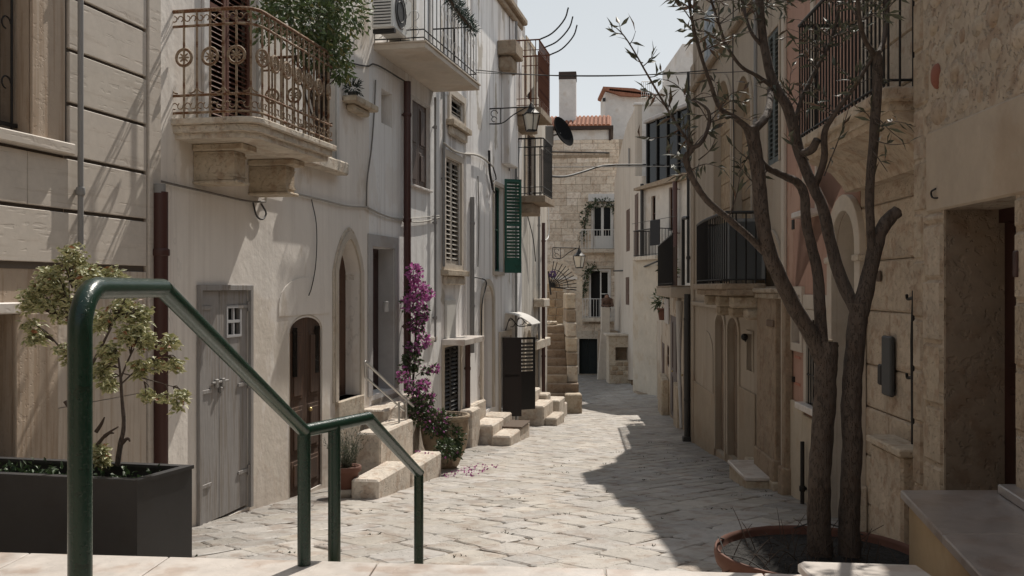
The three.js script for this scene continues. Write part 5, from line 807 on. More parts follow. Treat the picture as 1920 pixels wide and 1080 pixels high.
// ---------- far right: stepped white house, its veranda wing, low street wing ----------
const F5 = new Wall(5.18, 49.4, 5.2, 38.3), FA = new Wall(5.2, 38.25, 6.35, 34.2), F4 = new Wall(5.2, 34.5, 3.66, 19.45);
{
  const P5 = (px, py, w = 0) => F5.p(px, py, w), w1 = F5.rect(1174, 395, 1181, 470), w2 = F5.rect(1190, 366, 1197, 482), w3 = F5.rect(1173, 520, 1180, 572), w4 = F5.rect(1189, 512, 1196, 610);
  const b = thing('townhouse', 'stepped white house with a curved parapet at the far right bend', 'building', F5, [4, -4.4, 0]);
  const sil = [[1152, 712], [1204, 712], [1204, 330], [1190.5, 330], [1190.5, 197], [1189, 206], [1184, 216], [1176, 232], [1168, 262], [1160, 300], [1152, 340]].map(([x, y]) => { const p = P5(x, y); return [p[0], p[1]]; });
  const fm = facadeM(stains(808, 12, 14, 0, -5, { base: [0.56, 0.50, 0.43], blotch: 0.12, streak: 0.2, foot: 0.25, footV: -2.5, patch: 0.06 }));
  part('wall', extr(sil, -0.3, 0, [w1, w2, w3, w4].map(outline)), fm, b);
  for (const w of [w1, w2, w3, w4]) panelDoor(b, w, -0.06, M.brownWood, { knob: false, name: 'window_shutter' });
  const ue = P5(1190.5, 197)[0], vt = P5(1190.5, 197)[1]; part('front_wall', box(ue - 0.3, ue, -5, vt, -4.5, -0.302), M.white, b); part('coping', box(ue - 0.34, ue + 0.06, vt, vt + 0.10, -4.5, 0.05, 0.02), M.white, b); part('outer_wall', box(0, ue - 0.302, -5, vt - 3.2, -4.5, -0.31), M.cream, b);
  part('drainpipe', bar([F5.u(1182), F5.v(1182, 278), 0.06], [F5.u(1182), F5.v(1182, 312), 0.06], 0.04, 6), M.pipeG, b);
  // upper terrace block with a white railing
  const z = -40.4, q = (px, py) => { const p = at(px, py, 40.4); return [p.x, p.y]; };
  const u = thing('townhouse', 'taller white block with a sloping parapet rising behind the veranda', 'building', G, [7, -4.4, -40.4]);
  part('wall', extr([q(1246, 560), q(1330, 560), q(1330, 96), q(1270, 96), q(1270, 128), q(1245, 160)], z - 4, z + 1.2), M.white, u);
  const rl = part('rail', bar([...q(1203, 153), z], [...q(1245, 153), z], 0.02, 5), M.ironW, u), sp = []; for (let i = 0; i < 12; i++) sp.push([lerp(q(1203, 0)[0], q(1245, 0)[0], i / 11), q(0, 197)[1], z]); pieces('baluster', bar([0, 0, 0], [0, 0.98, 0], 0.012, 4), M.ironW, rl, sp);
}
{
  const w1 = FA.rect(1221, 368, 1229, 432), w2 = FA.rect(1254, 352, 1264, 432), w3 = FA.rect(1221, 600, 1231, 690), b = building('white wing with a dark glazed veranda on top at the far right bend', FA, 0, 4.1, 3.9, 0, [w1, w2], plaster(0.56, 0.52, 0.47), { T: 0.25, depth: 2.5 });
  part('ledge', extr([[-0.2, 0], [4.2, 0], [4.2, 0.22], [-0.2, 0.10]], -0.05, 0.3).translate(0, 3.88, 0), M.stoneD, b);
  for (const w of [w1, w2]) glassWindow(b, w, -0.12, M.brownWood, { cols: 1 });
  const a = FA.u(1212, 0.1), c = FA.u(1290, 0.1), T = 4.1, h = 2.35, n = 4; part('veranda_roof', box(a - 0.1, c + 0.1, T + h, T + h + 0.14, -2.0, 0.2, 0.02), M.greyPlaster, b);
  for (let i = 0; i <= n; i++) { const u = lerp(a, c, i / n); part('veranda_post', box(u - 0.05, u + 0.05, T, T + h, -0.02, 0.10), M.iron, b); if (i < n) { part('veranda_pane', box(u + 0.05, lerp(a, c, (i + 1) / n) - 0.05, T, T + h, 0.02, 0.035), M.glass, b); } }
  part('drainpipe', bar([FA.u(1209), FA.v(1209, 480), 0.12], [FA.u(1209), FA.v(1209, 345), 0.12], 0.07, 8), M.pipeD, b); pipe(b, FA.u(1275), 0.2, -4, 4.1, 0.09, M.brownPipe);
  // iron balcony with washing
  const ua = FA.u(1190, 0.6), uc = FA.u(1232, 0.6), vb = FA.v(1210, 480, 0.6), s = part('balcony', box(ua, uc, vb - 0.16, vb, -0.02, 0.7, 0.02), M.stoneL, b); railing(s, [[ua + 0.03, 0], [ua + 0.03, 0.66], [uc - 0.03, 0.66], [uc - 0.03, 0]], vb, 1.0, M.iron, { step: 0.13, r: 0.011, top: 0.02 }); part('balcony_wall', box(ua - 0.3, uc + 0.2, -4.4, vb - 0.16, 0.0, 0.55), plaster(0.50, 0.44, 0.36), b);
  const x = thing('hanging_cloth', 'black cloth hung over a line above the far small balcony', 'laundry', FA, [FA.u(1221, 0.5), FA.v(1221, 462, 0.5), 0.5]); part('cloth', box(FA.u(1220, 0.7), FA.u(1238, 0.7), FA.v(1228, 460, 0.7), FA.v(1228, 413, 0.7), 0.70, 0.73, 0.01), M.cloth, x); part('line', bar([ua, FA.v(1228, 413, 0.7), 0.71], [FA.u(1270, 0.7), FA.v(1270, 405, 0.7), 0.71], 0.01, 5), M.cableD, x);
}
{
  // low street wing with dark doors and a planted terrace
  const d = (a, c, y0, y1) => { const q = F4.rect(a, y0, c, y1); q.v0 = F4.g(q.u0) + 0.1; return q; };
  const d1 = d(1257, 1270, 590, 780), d2 = d(1281.5, 1288.5, 596, 780), d3 = d(1241, 1246, 640, 730), wi = F4.rect(1251, 646, 1254.5, 690);
  const fm = facadeM(stains(909, 16, 8, 0, -5, { base: [0.50, 0.43, 0.35], blotch: 0.18, streak: 0.3, foot: 0.3, footV: -2.2, patch: 0.15, reveal: [0.34, 0.26, 0.19], revealAt: 0.6 }));
  const b = building('low weathered street wing with tall dark doors below a railed terrace', F4, 0, F4.len, 0.0, 0, [d1, d2, d3, wi], fm, { T: 0.3, depth: 1.6, name: 'townhouse' });
  panelDoor(b, d1, -0.046, M.redWood, { leaves: 2 }); panelDoor(b, d2, -0.05, M.brownWood); panelDoor(b, d3, -0.05, M.brownWood); glassWindow(b, wi, -0.06, M.brownWood, { cols: 1 });
  part('white_pipe', limb([[F4.u(1274, 0.1), -0.3, 0.1], [F4.u(1275, 0.1), -1.6, 0.12], [F4.u(1277, 0.1), -3.1, 0.1]], [0.09, 0.05, 0.035], 8), mat(0.6, 0.58, 0.55), b);
  parts('plinth', [box(F4.u(1247), F4.u(1255), -4.2, -2.6, 0, 0.22, 0.03), box(F4.u(1272), F4.u(1279), -3.9, -2.3, 0, 0.12, 0.02)], M.stone, b);
  part('terrace_edge', box(F4.u(1234, 0.4), F4.len + 0.05, -0.2, 0.02, -0.3, 0.45, 0.02), plaster(0.42, 0.35, 0.28), b);
  const tu = F4.u(1234, 0.4), s = part('terrace_floor', box(tu, F4.len, 0.02, 0.05, -0.3, 0.45), M.stoneD, b); railing(s, [[tu, 0.40], [F4.len, 0.40]], 0.05, 1.05, M.iron, { step: 0.13, r: 0.011, top: 0.02 }); 
  part('reed_screen', box(F4.u(1246, 0.35), F4.u(1268, 0.35), 0.06, 0.85, 0.33, 0.35), mat(0.07, 0.035, 0.022), s);
  const ho = part('iron_frame', [bar([F4.u(1281, 0.3), 0.05, 0.3], [F4.u(1281, 0.3), F4.v(1281, 409, 0.3), 0.3], 0.035, 6), bar([F4.u(1281, 0.3), F4.v(1281, 409, 0.3), 0.3], [F4.u(1290, 0.3), F4.v(1290, 408, 0.3), 0.3], 0.035, 6)], M.iron, b);
  const bu = F4.u(1280, 0), set = F4.len - 3.2; // tall white end of the wing next to the cream house
  part('upper_wall', extr([[bu, 0.05], [F4.len, 0.05], [F4.len, 5.0], [bu + 0.9, 5.0], [bu, 4.0]], -1.5, -0.32), M.white, b);
  // two terrace plants in pots, planter flowers at the doors
  const pl = (label, px, py, ww, sc, n, seed) => { const u = F4.u(px, ww), v = F4.v(px, py, ww), r = rng(seed), t = thing('potted_plant', label, 'plant', F4, [u, v, ww]), l = []; part('pot', lathe([[0, 0], [0.11 * sc, 0], [0.15 * sc, 0.24 * sc], [0.17 * sc, 0.24 * sc], [0.17 * sc, 0.28 * sc], [0.13 * sc, 0.28 * sc], [0.12 * sc, 0.25 * sc], [0, 0.24 * sc]], 14).translate(u, v, ww), M.terra, t); for (let i = 0; i < n; i++) { const d = rdir(r, 0.4); l.push({ p: new THREE.Vector3(u, v + 0.45 * sc, ww).addScaledVector(d, rr(0.05, 0.28, r) * sc), dir: d, len: rr(0.08, 0.16, r) * sc, wid: 0.05 * sc, col: tint([0.05, 0.07, 0.025], r, 0.4) }); } part('foliage', leafGeo(l, r), M.leaf, t); };
  pl('dark leafy plant hanging on the wall left of the far dark doors', 1245, 600, 0.15, 1.2, 200, 61); pl('small leafy pot plant on the railed terrace floor', 1252, 536, 0.1, 1.1, 160, 62);
  const cl = thing('hanging_cloth', 'pale towel hung on the wall under the railed terrace', 'laundry', F4, [F4.u(1251, 0.3), -1.4, 0.3]); part('cloth', box(F4.u(1247, 0.3), F4.u(1254, 0.3), F4.v(1250, 606, 0.3), F4.v(1250, 560, 0.3), 0.29, 0.32, 0.01), mat(0.55, 0.53, 0.52), cl);
}
{ // masonry pillar, low block and person at the far balcony
  const q = (px, d) => at(px, 0, d).x, y = (py, d) => at(0, py, d).y, d = 46;
  const t = thing('low_wall', 'pale plastered pillar and stone oven block at the far bend', 'wall', G, [5, gy(45), -45]);
  part('pillar', box(q(1128, d), q(1144, d), -4.6, y(576, d), -d - 0.5, -d, 0.02), M.cream, t); part('side_wall', extr([[q(1120, d), -4.6], [q(1129, d), -4.6], [q(1129, d), y(600, d)], [q(1126, d), y(640, d)]], -d - 0.3, -d + 0.01), M.cream, t);
  const e = 43; part('block', extr([[q(1142, e), -4.6], [q(1184, e), -4.6], [q(1184, e), y(628, e)], [q(1142, e), y(630, e)]], -e - 1.2, -e, [[[q(1154, e), y(676, e)], [q(1179, e), y(676, e)], [q(1179, e), y(651, e)], [q(1154, e), y(651, e)]]]), M.stone, t); part('recess_back', box(q(1154, e), q(1179, e), y(676, e), y(651, e), -e - 0.6, -e - 0.55), M.stoneD, t); part('shelf', box(q(1136, e), q(1182, e), y(630, e), y(626, e), -e - 1.2, -e + 0.12, 0.02), M.stoneL, t);
  for (let i = 0; i < 3; i++) for (let k = 0; k < 3; k++) part('wall_stone', box(q(1144 + k * 13 + (i % 2) * 4, e), q(1155 + k * 13 + (i % 2) * 4, e), y(703 - i * 8.5, e), y(696 - i * 8.5, e), -e - 0.05, -e + 0.03, 0.02), [M.stoneD, M.stoneB, M.stone][(i + k) % 3], t);
  const rl = part('rail', bar([q(1144, d), y(577, d), -d], [q(1153, d), y(577, d), -d], 0.018, 5), M.ironW, t), sp = [0, 1, 2, 3].map((i) => [q(1146 + i * 2.2, d), y(603, d), -d]); pieces('baluster', bar([0, 0, 0], [0, 0.66, 0], 0.012, 4), M.ironW, rl, sp);
  const p = thing('wooden_board', 'brown wooden boards leaning against the wall at the far bend', 'board', G, [q(1190, 42), gy(42), -42]);
  for (const [a, c] of [[1184, 1192], [1188, 1195]]) part('plank', extr([[q(a, 42) - (a > 1185 ? 0.05 : 0), -4.35], [q(a, 42) + 0.16, -4.35], [q(c, 42), y(602, 42)], [q(c, 42) - 0.2, y(602, 42)]], -42.05 - (a > 1185 ? 0.07 : 0), -42 - (a > 1185 ? 0.07 : 0)), mat(0.20, 0.12, 0.065, { map: sized(colWood, 0.6, 1.2) }), p);
  const s = thing('stone_steps', 'worn stone doorsteps on the right at the far bend', 'steps', G, [5.2, gy(37), -37]); part('step', box(q(1192, 37), q(1222, 37), -4.6, y(735, 37), -37.6, -36.4, 0.03), M.stoneD, s); part('step', box(q(1200, 38), q(1232, 38), -4.6, y(712, 38), -38.3, -37.6, 0.03), M.stoneD, s);
  // person leaning on the pillar
  const R = 40, res = 40, mc = new MarchingCubes(res, M.dark, false, false, 60000), cx = q(1138, 46.3), top = y(552, 46.3), half = 0.62, cy = top - 0.55, cz = -46.35, bones = [[[0.06, 0.02, -0.02], [0.0, 0.30, 0.10], 0.15, 0.17], [[0.0, -0.5, -0.05], [0.06, 0.05, -0.02], 0.15, 0.15], [[-0.2, 0.29, 0.1], [0.2, 0.29, 0.08], 0.08, 0.08], [[-0.2, 0.28, 0.1], [-0.24, 0.02, 0.22], 0.06, 0.05], [[-0.24, 0.02, 0.22], [0.04, 0.0, 0.40], 0.05, 0.035], [[0.2, 0.28, 0.08], [0.26, 0.02, 0.22], 0.06, 0.05], [[0.26, 0.02, 0.22], [0.0, 0.02, 0.42], 0.05, 0.035]], head = [[[-0.01, 0.32, 0.12], [-0.02, 0.42, 0.17], 0.055, 0.06], [[-0.02, 0.44, 0.17], [-0.02, 0.47, 0.15], 0.085, 0.10]];
  const mesh = (bs) => { mc.reset(); for (let k = 0; k < res; k++) for (let j = 0; j < res; j++) for (let i = 0; i < res; i++) { const f = (n) => (n - res / 2) / (res / 2) * half, X = f(i), Y = f(j), Z = f(k); let dd = 9; for (const [a, c, r0, r1] of bs) { const bx = c[0] - a[0], byy = c[1] - a[1], bz = c[2] - a[2], h = clamp(((X - a[0]) * bx + (Y - a[1]) * byy + (Z - a[2]) * bz) / (bx * bx + byy * byy + bz * bz), 0, 1), e2 = Math.hypot(X - a[0] - bx * h, Y - a[1] - byy * h, Z - a[2] - bz * h) - lerp(r0, r1, h), kk = 0.04, m = clamp(0.5 + 0.5 * (dd - e2) / kk, 0, 1); dd = lerp(dd, e2, m) - kk * m * (1 - m); } mc.field[k * res * res + j * res + i] = -dd; } mc.isolation = 0; mc.update(); const n = mc.count, g = new THREE.BufferGeometry(); g.setAttribute('position', new THREE.Float32BufferAttribute(Array.from(mc.positionArray.slice(0, n * 3)), 3)); g.setAttribute('normal', new THREE.Float32BufferAttribute(Array.from(mc.normalArray.slice(0, n * 3)), 3)); return g.scale(half, half, half).translate(cx, cy, cz); };
  const pe = thing('person', 'person in a brown top leaning with folded arms on the far pale pillar', 'person', G, [cx, top - 1.6, cz]);
  part('body', mesh(bones.concat([[[-0.08, -0.6, -0.05], [-0.04, -0.5, -0.05], 0.1, 0.13]])), mat(0.12, 0.07, 0.05), pe); part('head', mesh(head), mat(0.30, 0.17, 0.12), pe); part('hair', new THREE.SphereGeometry(0.11, 14, 10, 0, 6.3, 0, 1.75).rotateX(-0.5).translate(cx - 0.02, cy + 0.475, cz + 0.13), mat(0.02, 0.014, 0.012), pe);
  part('leg', [limb([[cx - 0.08, cy - 0.5, cz - 0.05], [cx - 0.09, cy - 0.85, cz - 0.03], [cx - 0.09, cy - 1.2, cz - 0.08]], [0.10, 0.07, 0.05], 8)], mat(0.03, 0.035, 0.05), pe); part('leg', [limb([[cx + 0.08, cy - 0.5, cz - 0.05], [cx + 0.09, cy - 0.85, cz - 0.03], [cx + 0.09, cy - 1.2, cz - 0.08]], [0.10, 0.07, 0.05], 8)], mat(0.03, 0.035, 0.05), pe);
  part('terrace', box(q(1126, 46.6), q(1156, 46.6), -4.6, cy - 1.22, -48, -46.02), M.stoneD, t);
}
// ---------- wires over the street ----------
{
  const w = (label, pts, r, dip) => { const P = pts.length === 2 ? sag(pts[0], pts[1], dip) : pts, t = thing('overhead_wire', label, 'cable', G, P[0].toArray()); part('cable', limb(P, r, 5, true, 3), M.cableD, t); };
  w('thin taut twin wire crossing high between the white house and the cream house', [at(892, 131, 18.9), at(1345, 130, 16.2)], 0.010, 0.12); w('thin taut wire just below the highest crossing wire', [at(892, 136, 18.9), at(1420, 133, 13.2)], 0.006, 0.06);
  w('thick sagging cable from the white house bracket to the far veranda', [at(926, 312, 21), at(985, 318, 25), at(1030, 330, 29), at(1060, 331, 31), at(1100, 320, 34), at(1130, 311, 35), at(1210, 309, 37.5)], 0.038, 0); w('thin straight wire beside the thick sagging cable', [at(924, 313, 21), at(1045, 313, 30), at(1280, 312, 33)], 0.014, 0.1);
  w('cable drooping along the far right terrace to an iron post', [at(1150, 508, 46), at(1180, 507, 44), at(1200, 503, 38), at(1232, 490, 34)], 0.035, 0);
}
// ---------- left foreground: planter with variegated shrubs ----------
{
  const A = [-2.03, 5.2], t = [0.33, 0.944], s = [-0.977, 0.213], Wd = 0.46, Ln = 1.75, top = -1.04, g = gy(5.3), P = (a, c) => [A[0] + s[0] * a + t[0] * c, -(A[1] + s[1] * a + t[1] * c)];
  const t0 = thing('planter', 'large dark grey rectangular planter box at the lower left', 'planter', G, [-2.7, g, -5.6]), o = [P(0, 0), P(0, Wd), P(Ln, Wd), P(Ln, 0)], e = 0.022, i = [P(e, e), P(e, Wd - e), P(Ln - e, Wd - e), P(Ln - e, e)], f = 0.045, j = [P(f, f), P(f, Wd - f), P(Ln - f, Wd - f), P(Ln - f, f)];
  const ring = (out, inn, v0, v1) => extr(out.map(([a, c]) => [a, c]), -v1, -v0, [inn]).rotateX(Math.PI / 2);
  part('box', ring(o, i, g, top - 0.02), M.planter, t0); const oo = [P(-0.008, -0.008), P(-0.008, Wd + 0.008), P(Ln + 0.008, Wd + 0.008), P(Ln + 0.008, -0.008)]; part('rim', ring(oo, j, top - 0.02, top), M.planter, t0); part('soil', flat(i, g, top - 0.10), M.soil, t0);
  const r = rng(44);
  // low ground cover in the planter
  const l = []; for (let k = 0; k < 520; k++) { const [x, z] = P(rr(0.12, Ln - 0.1, r), rr(0.06, Wd - 0.06, r)), h = rr(0, 0.10, r) * (r() < 0.8 ? 1 : 0.4), d = rdir(r, 0.3); l.push({ p: new THREE.Vector3(x, top - 0.10 + h, z), dir: d, len: rr(0.025, 0.05, r), wid: rr(0.016, 0.028, r), col: tint([0.045, 0.085, 0.03], r, 0.4) }); }
  const gc = thing('ground_cover', 'small leafy green ground cover growing in the dark planter', 'plant', G, [-2.7, top - 0.1, -5.6]); part('foliage', leafGeo(l, r), M.leaf, gc);
  const shrub = (label, stems, blobs, seed, cut) => {
    const q = rng(seed), T = thing('variegated_shrub', label, 'shrub', G, stems[0][0][0].toArray()), L2 = [];
    stems.forEach(([p, rad]) => part('stem', limb(p, rad, 7, true, 5, 0.1), M.bark, T));
    const tw = [];
    for (const [c, R, n, from] of blobs) for (let k = 0; k < n * 1.25; k++) {
      const d = rdir(q), tip = c.clone().addScaledVector(d, R * Math.cbrt(q()) * rr(0.75, 1.1, q)); if (k % 3 === 0) tw.push(limb([from, from.clone().lerp(tip, 0.55).add(new THREE.Vector3(0, 0.02, 0)), tip], [0.004, 0.0028, 0.0014], 4, true, 3));
      const m = 8 + Math.floor(q() * 6); for (let a = 0; a < m; a++) { const an = a * 2.4 + q(), dd = new THREE.Vector3(Math.cos(an), rr(-0.75, 0.25, q), Math.sin(an)); const y = q() < 0.03; L2.push({ p: tip.clone().add(new THREE.Vector3(rr(-0.028, 0.028, q), rr(-0.03, 0.024, q), rr(-0.028, 0.028, q))), dir: dd, len: rr(0.028, 0.054, q), wid: rr(0.017, 0.026, q), col: y ? tint([0.30, 0.12, 0.05], q) : tint([0.19, 0.22, 0.085], q, 0.3), edge: y ? tint([0.34, 0.17, 0.09], q) : tint([0.58, 0.55, 0.32], q, 0.25) }); }
    }
    part('twigs', tw, M.barkD, T); part('foliage', leafGeo(L2, q), M.leaf, T); if (cut) cut(T); return T;
  };
  const p = (px, py, d = 5.55) => at(px, py, d);
  shrub('tall yellow green variegated shrub standing behind the handrail post in the planter', [[[p(150, 880), p(152, 780), p(150, 700), p(135, 640), p(125, 580)], [0.020, 0.017, 0.014, 0.010, 0.006]], [[p(150, 700), p(120, 660), p(85, 620)], [0.009, 0.007, 0.004]], [[p(152, 720), p(190, 650), p(215, 600), p(235, 560)], [0.010, 0.008, 0.006, 0.004]]],
    [[p(140, 482), 0.075, 20, p(135, 540)], [p(100, 525), 0.10, 34, p(130, 580)], [p(165, 525), 0.10, 34, p(140, 570)], [p(70, 560), 0.09, 28, p(110, 600)], [p(130, 575), 0.11, 30, p(130, 600)], [p(205, 520, 5.6), 0.06, 16, p(190, 560)], [p(65, 620), 0.07, 16, p(100, 640)], [p(235, 580, 5.6), 0.085, 24, p(215, 600)], [p(195, 600, 5.6), 0.07, 14, p(205, 620)], [p(130, 660), 0.07, 10, p(135, 670)], [p(262, 590, 5.65), 0.05, 10, p(235, 590)]], 101);
  shrub('slender yellow green variegated shrub with drooping leaf tufts at the planter right end', [[[p(220, 872), p(226, 832), p(232, 800), p(228, 740), p(226, 705), p(222, 672)], [0.017, 0.015, 0.012, 0.010, 0.008, 0.006]], [[p(226, 710), p(245, 665), p(265, 630)], [0.006, 0.005, 0.003]], [[p(227, 720), p(262, 690), p(310, 668)], [0.005, 0.004, 0.002]], [[p(230, 700), p(290, 715), p(325, 725)], [0.004, 0.003, 0.002]]],
    [[p(205, 660), 0.055, 16, p(222, 672)], [p(190, 690), 0.05, 12, p(222, 690)], [p(205, 715), 0.04, 8, p(224, 705)], [p(240, 628), 0.055, 14, p(245, 665)], [p(270, 640), 0.055, 14, p(265, 630)], [p(318, 645), 0.04, 9, p(300, 668)], [p(325, 680), 0.04, 9, p(310, 668)], [p(262, 690), 0.045, 12, p(262, 690)], [p(290, 683), 0.035, 7, p(290, 680)], [p(278, 738), 0.028, 5, p(270, 715)], [p(340, 740), 0.03, 5, p(325, 725)], [p(330, 762), 0.02, 2, p(325, 725)], [p(312, 745), 0.02, 2, p(310, 720)], [p(260, 612), 0.03, 4, p(262, 640)]], 102,
    (T) => { for (const q of [[p(228, 832), p(240, 822), p(244, 828)], [p(180, 810), p(190, 795), p(196, 782)], [p(178, 840), p(198, 816), p(222, 800)], [p(196, 818), p(205, 812), p(214, 812)], [p(122, 752), p(130, 765), p(140, 775)]]) part('cut_stem', limb(q, [0.013, 0.010, 0.004], 6), M.barkD, T); });
  shrub('short tuft of pale variegated leaves low in the planter beside the handrail post', [[[p(188, 880), p(188, 850), p(186, 835)], [0.006, 0.005, 0.003]]], [[p(186, 845), 0.035, 9, p(188, 850)], [p(190, 862), 0.03, 6, p(188, 862)]], 103);
}
// ---------- right foreground: olive tree in a terracotta pot ----------
{
  const c = at(1535, 1030, 5.28), top = -1.445, g = gy(5.3), pot = thing('terracotta_pot', 'wide terracotta bowl pot holding the olive tree', 'flower pot', G, [c.x, g, c.z]);
  part('bowl', lathe([[0, 0], [0.36, 0], [0.40, 0.04], [0.50, 0.34], [0.525, 0.36], [0.555, 0.375], [0.565, 0.42], [0.56, top - g], [0.548, top - g + 0.005], [0.535, top - g - 0.02], [0.52, 0.3], [0, 0.3]], 56).translate(c.x, g, c.z), M.terra, pot);
  const sg = new THREE.CircleGeometry(0.53, 40, 0, Math.PI * 2).rotateX(-Math.PI / 2).translate(c.x, top - 0.045, c.z); part('soil', [sg, lathe([[0, 0.03], [0.2, 0.02], [0.48, -0.01], [0.52, -0.03]], 30).translate(c.x, top - 0.045, c.z)], M.soil, pot);
  const r = rng(12), tw = []; for (let i = 0; i < 90; i++) { const a = r() * 6.28, q = rr(0.05, 0.50, r), p = new THREE.Vector3(c.x + Math.cos(a) * q, top - 0.05, c.z + Math.sin(a) * q), d = rdir(r, 0.4).multiplyScalar(rr(0.05, 0.16, r)); tw.push(limb([p, p.clone().add(d).add(new THREE.Vector3(0, 0.02, 0)), p.clone().addScaledVector(d, 1.7)], [0.003, 0.0025, 0.0015], 4)); } const dt = part('dry_twigs', tw, M.barkD, pot); dt.userData.kind = 'stuff';
  const hs = []; for (const [a, h] of [[3.3, 0.06], [2.7, 0.03], [0.6, 0.05], [1.2, 0.04], [5.1, 0.03]]) { const e = (s, y) => [c.x + Math.cos(a + s) * 0.54, top + y, c.z + Math.sin(a + s) * 0.54]; hs.push(limb([e(-0.35, -0.01), e(-0.1, h), e(0.15, h * 0.5), e(0.4, -0.01)], 0.004, 5)); } parts('drip_hose', hs, M.rubber, pot);
  const T = thing('olive_tree', 'young olive tree with two dark trunks and sparse narrow leaves', 'tree', G, [c.x, top - 0.08, c.z]);
  const p = (px, py, d = 5.28) => at(px, py, d), B = (pts, rad, n = 9) => part('branch', limb(pts, rad, n, true, 5, 0.07), M.bark, T), k = 5.28 / 1800 / 2 * 0.76, W = (a, s = 1) => a.map((x) => x * k * s);
  part('trunk', limb([p(1538, 1075), p(1536, 1000), p(1536, 920), p(1540, 840), p(1546, 760), p(1548, 700), p(1552, 650), p(1553, 640)], W([64, 54, 50, 50, 50, 50, 48, 42], 1.08), 14, true, 6, 0.06), M.bark, T);
  part('trunk', limb([p(1592, 1075), p(1592, 1000), p(1594, 920), p(1598, 840), p(1596, 760), p(1600, 690), p(1606, 620), p(1612, 570)], W([58, 50, 46, 46, 46, 44, 44, 42], 1.06), 14, true, 6, 0.06), M.bark, T);
  part('cut_face', new THREE.CylinderGeometry(22.5 * k, 23 * k, 0.012, 12).translate(...p(1553, 639).toArray()), M.cutWood, T);
  const TW = 0.0018; let r2 = rng(313);
  // main limbs traced on the tree, each bending toward or away from the street
  B([p(1549, 690), p(1528, 640), p(1492, 580, 5.22), p(1462, 520, 5.15), p(1438, 460, 5.1), p(1428, 400, 5.08), p(1422, 330, 5.06), p(1414, 270, 5.05), p(1408, 240, 5.05)], W([46, 42, 38, 37, 36, 34, 34, 32, 34]), 12);
  B([p(1545, 680), p(1538, 600), p(1534, 520), p(1524, 470), p(1512, 420), p(1508, 365), p(1498, 345), p(1470, 330, 5.2), p(1444, 318, 5.15), p(1429, 305, 5.08)], W([34, 30, 28, 26, 25, 24, 22, 17, 15, 14]), 10);
  B([p(1610, 590), p(1580, 530, 5.35), p(1556, 450, 5.4), p(1543, 390, 5.42), p(1525, 350, 5.45), p(1500, 290, 5.5), p(1478, 205, 5.52), p(1450, 155, 5.55), p(1432, 80, 5.6), p(1424, 0, 5.6), p(1420, -80, 5.65)], W([34, 32, 30, 28, 28, 28, 28, 26, 22, 22, 18]), 11);
  B([p(1612, 590), p(1624, 540), p(1640, 470), p(1652, 432), p(1672, 405), p(1684, 396)], W([44, 40, 36, 34, 32, 30]), 12); part('cut_face', new THREE.CylinderGeometry(15 * k, 15 * k, 0.012, 12).rotateZ(-0.9).translate(...p(1685, 395).toArray()), M.barkD, T);
  B([p(1636, 480), p(1632, 430, 5.25), p(1631, 350, 5.22), p(1640, 240, 5.2), p(1645, 112, 5.2), p(1640, 98, 5.2)], W([22, 21, 22, 24, 24, 26]), 9);
  B([p(1641, 105, 5.2), p(1622, 75, 5.1), p(1612, 40, 5.0), p(1606, -40, 4.95)], W([16, 12, 11, 9])); B([p(1644, 105, 5.2), p(1656, 80, 5.3), p(1662, 20, 5.4), p(1664, -60, 5.4)], W([14, 12, 11, 9]));
  B([p(1527, 352, 5.45), p(1545, 300, 5.4), p(1547, 245, 5.35), p(1566, 212, 5.3), p(1604, 160, 5.25), p(1636, 108, 5.2)], W([18, 18, 16, 13, 10, 8])); B([p(1500, 290, 5.5), p(1522, 280, 5.4), p(1532, 262, 5.35)], W([20, 22, 20]));
  B([p(1408, 246, 5.05), p(1380, 222, 5.0), p(1350, 203, 4.95), p(1330, 150, 4.9), p(1313, 100, 4.85), p(1298, 40, 4.8), p(1286, -30, 4.8)], W([18, 13, 11, 9, 8, 7, 5])); B([p(1412, 245, 5.05), p(1434, 222, 5.15), p(1442, 200, 5.3), p(1444, 170, 5.5)], W([22, 20, 18, 16]));
  B([p(1446, 160, 5.55), p(1416, 140, 5.5), p(1390, 125, 5.45), p(1362, 85, 5.4), p(1348, 45, 5.35), p(1330, -10, 5.3)], W([12, 10, 9, 8, 7, 6])); B([p(1434, 90, 5.6), p(1412, 66, 5.6), p(1398, 30, 5.65), p(1388, -20, 5.7)], W([12, 10, 9, 8])); B([p(1490, 262, 5.5), p(1498, 200, 5.6), p(1530, 130, 5.7), p(1560, 70, 5.8), p(1580, -20, 5.8)], W([14, 12, 11, 9, 7]));
  B([p(1432, 470, 5.12), p(1400, 440, 5.05), p(1368, 412, 5.0), p(1330, 380, 4.95), p(1308, 352, 4.9), p(1292, 320, 4.88), p(1286, 296, 4.86), p(1290, 288, 4.86)], W([20, 16, 16, 15, 15, 14, 14, 15])); B([p(1290, 290, 4.86), p(1298, 278, 4.86), p(1312, 270, 4.85), p(1330, 230, 4.9), p(1328, 208, 4.9), p(1310, 192, 4.95), p(1296, 188, 5.0)], W([14, 12, 10, 9, 8, 6, 4]));
  const leaves = [];
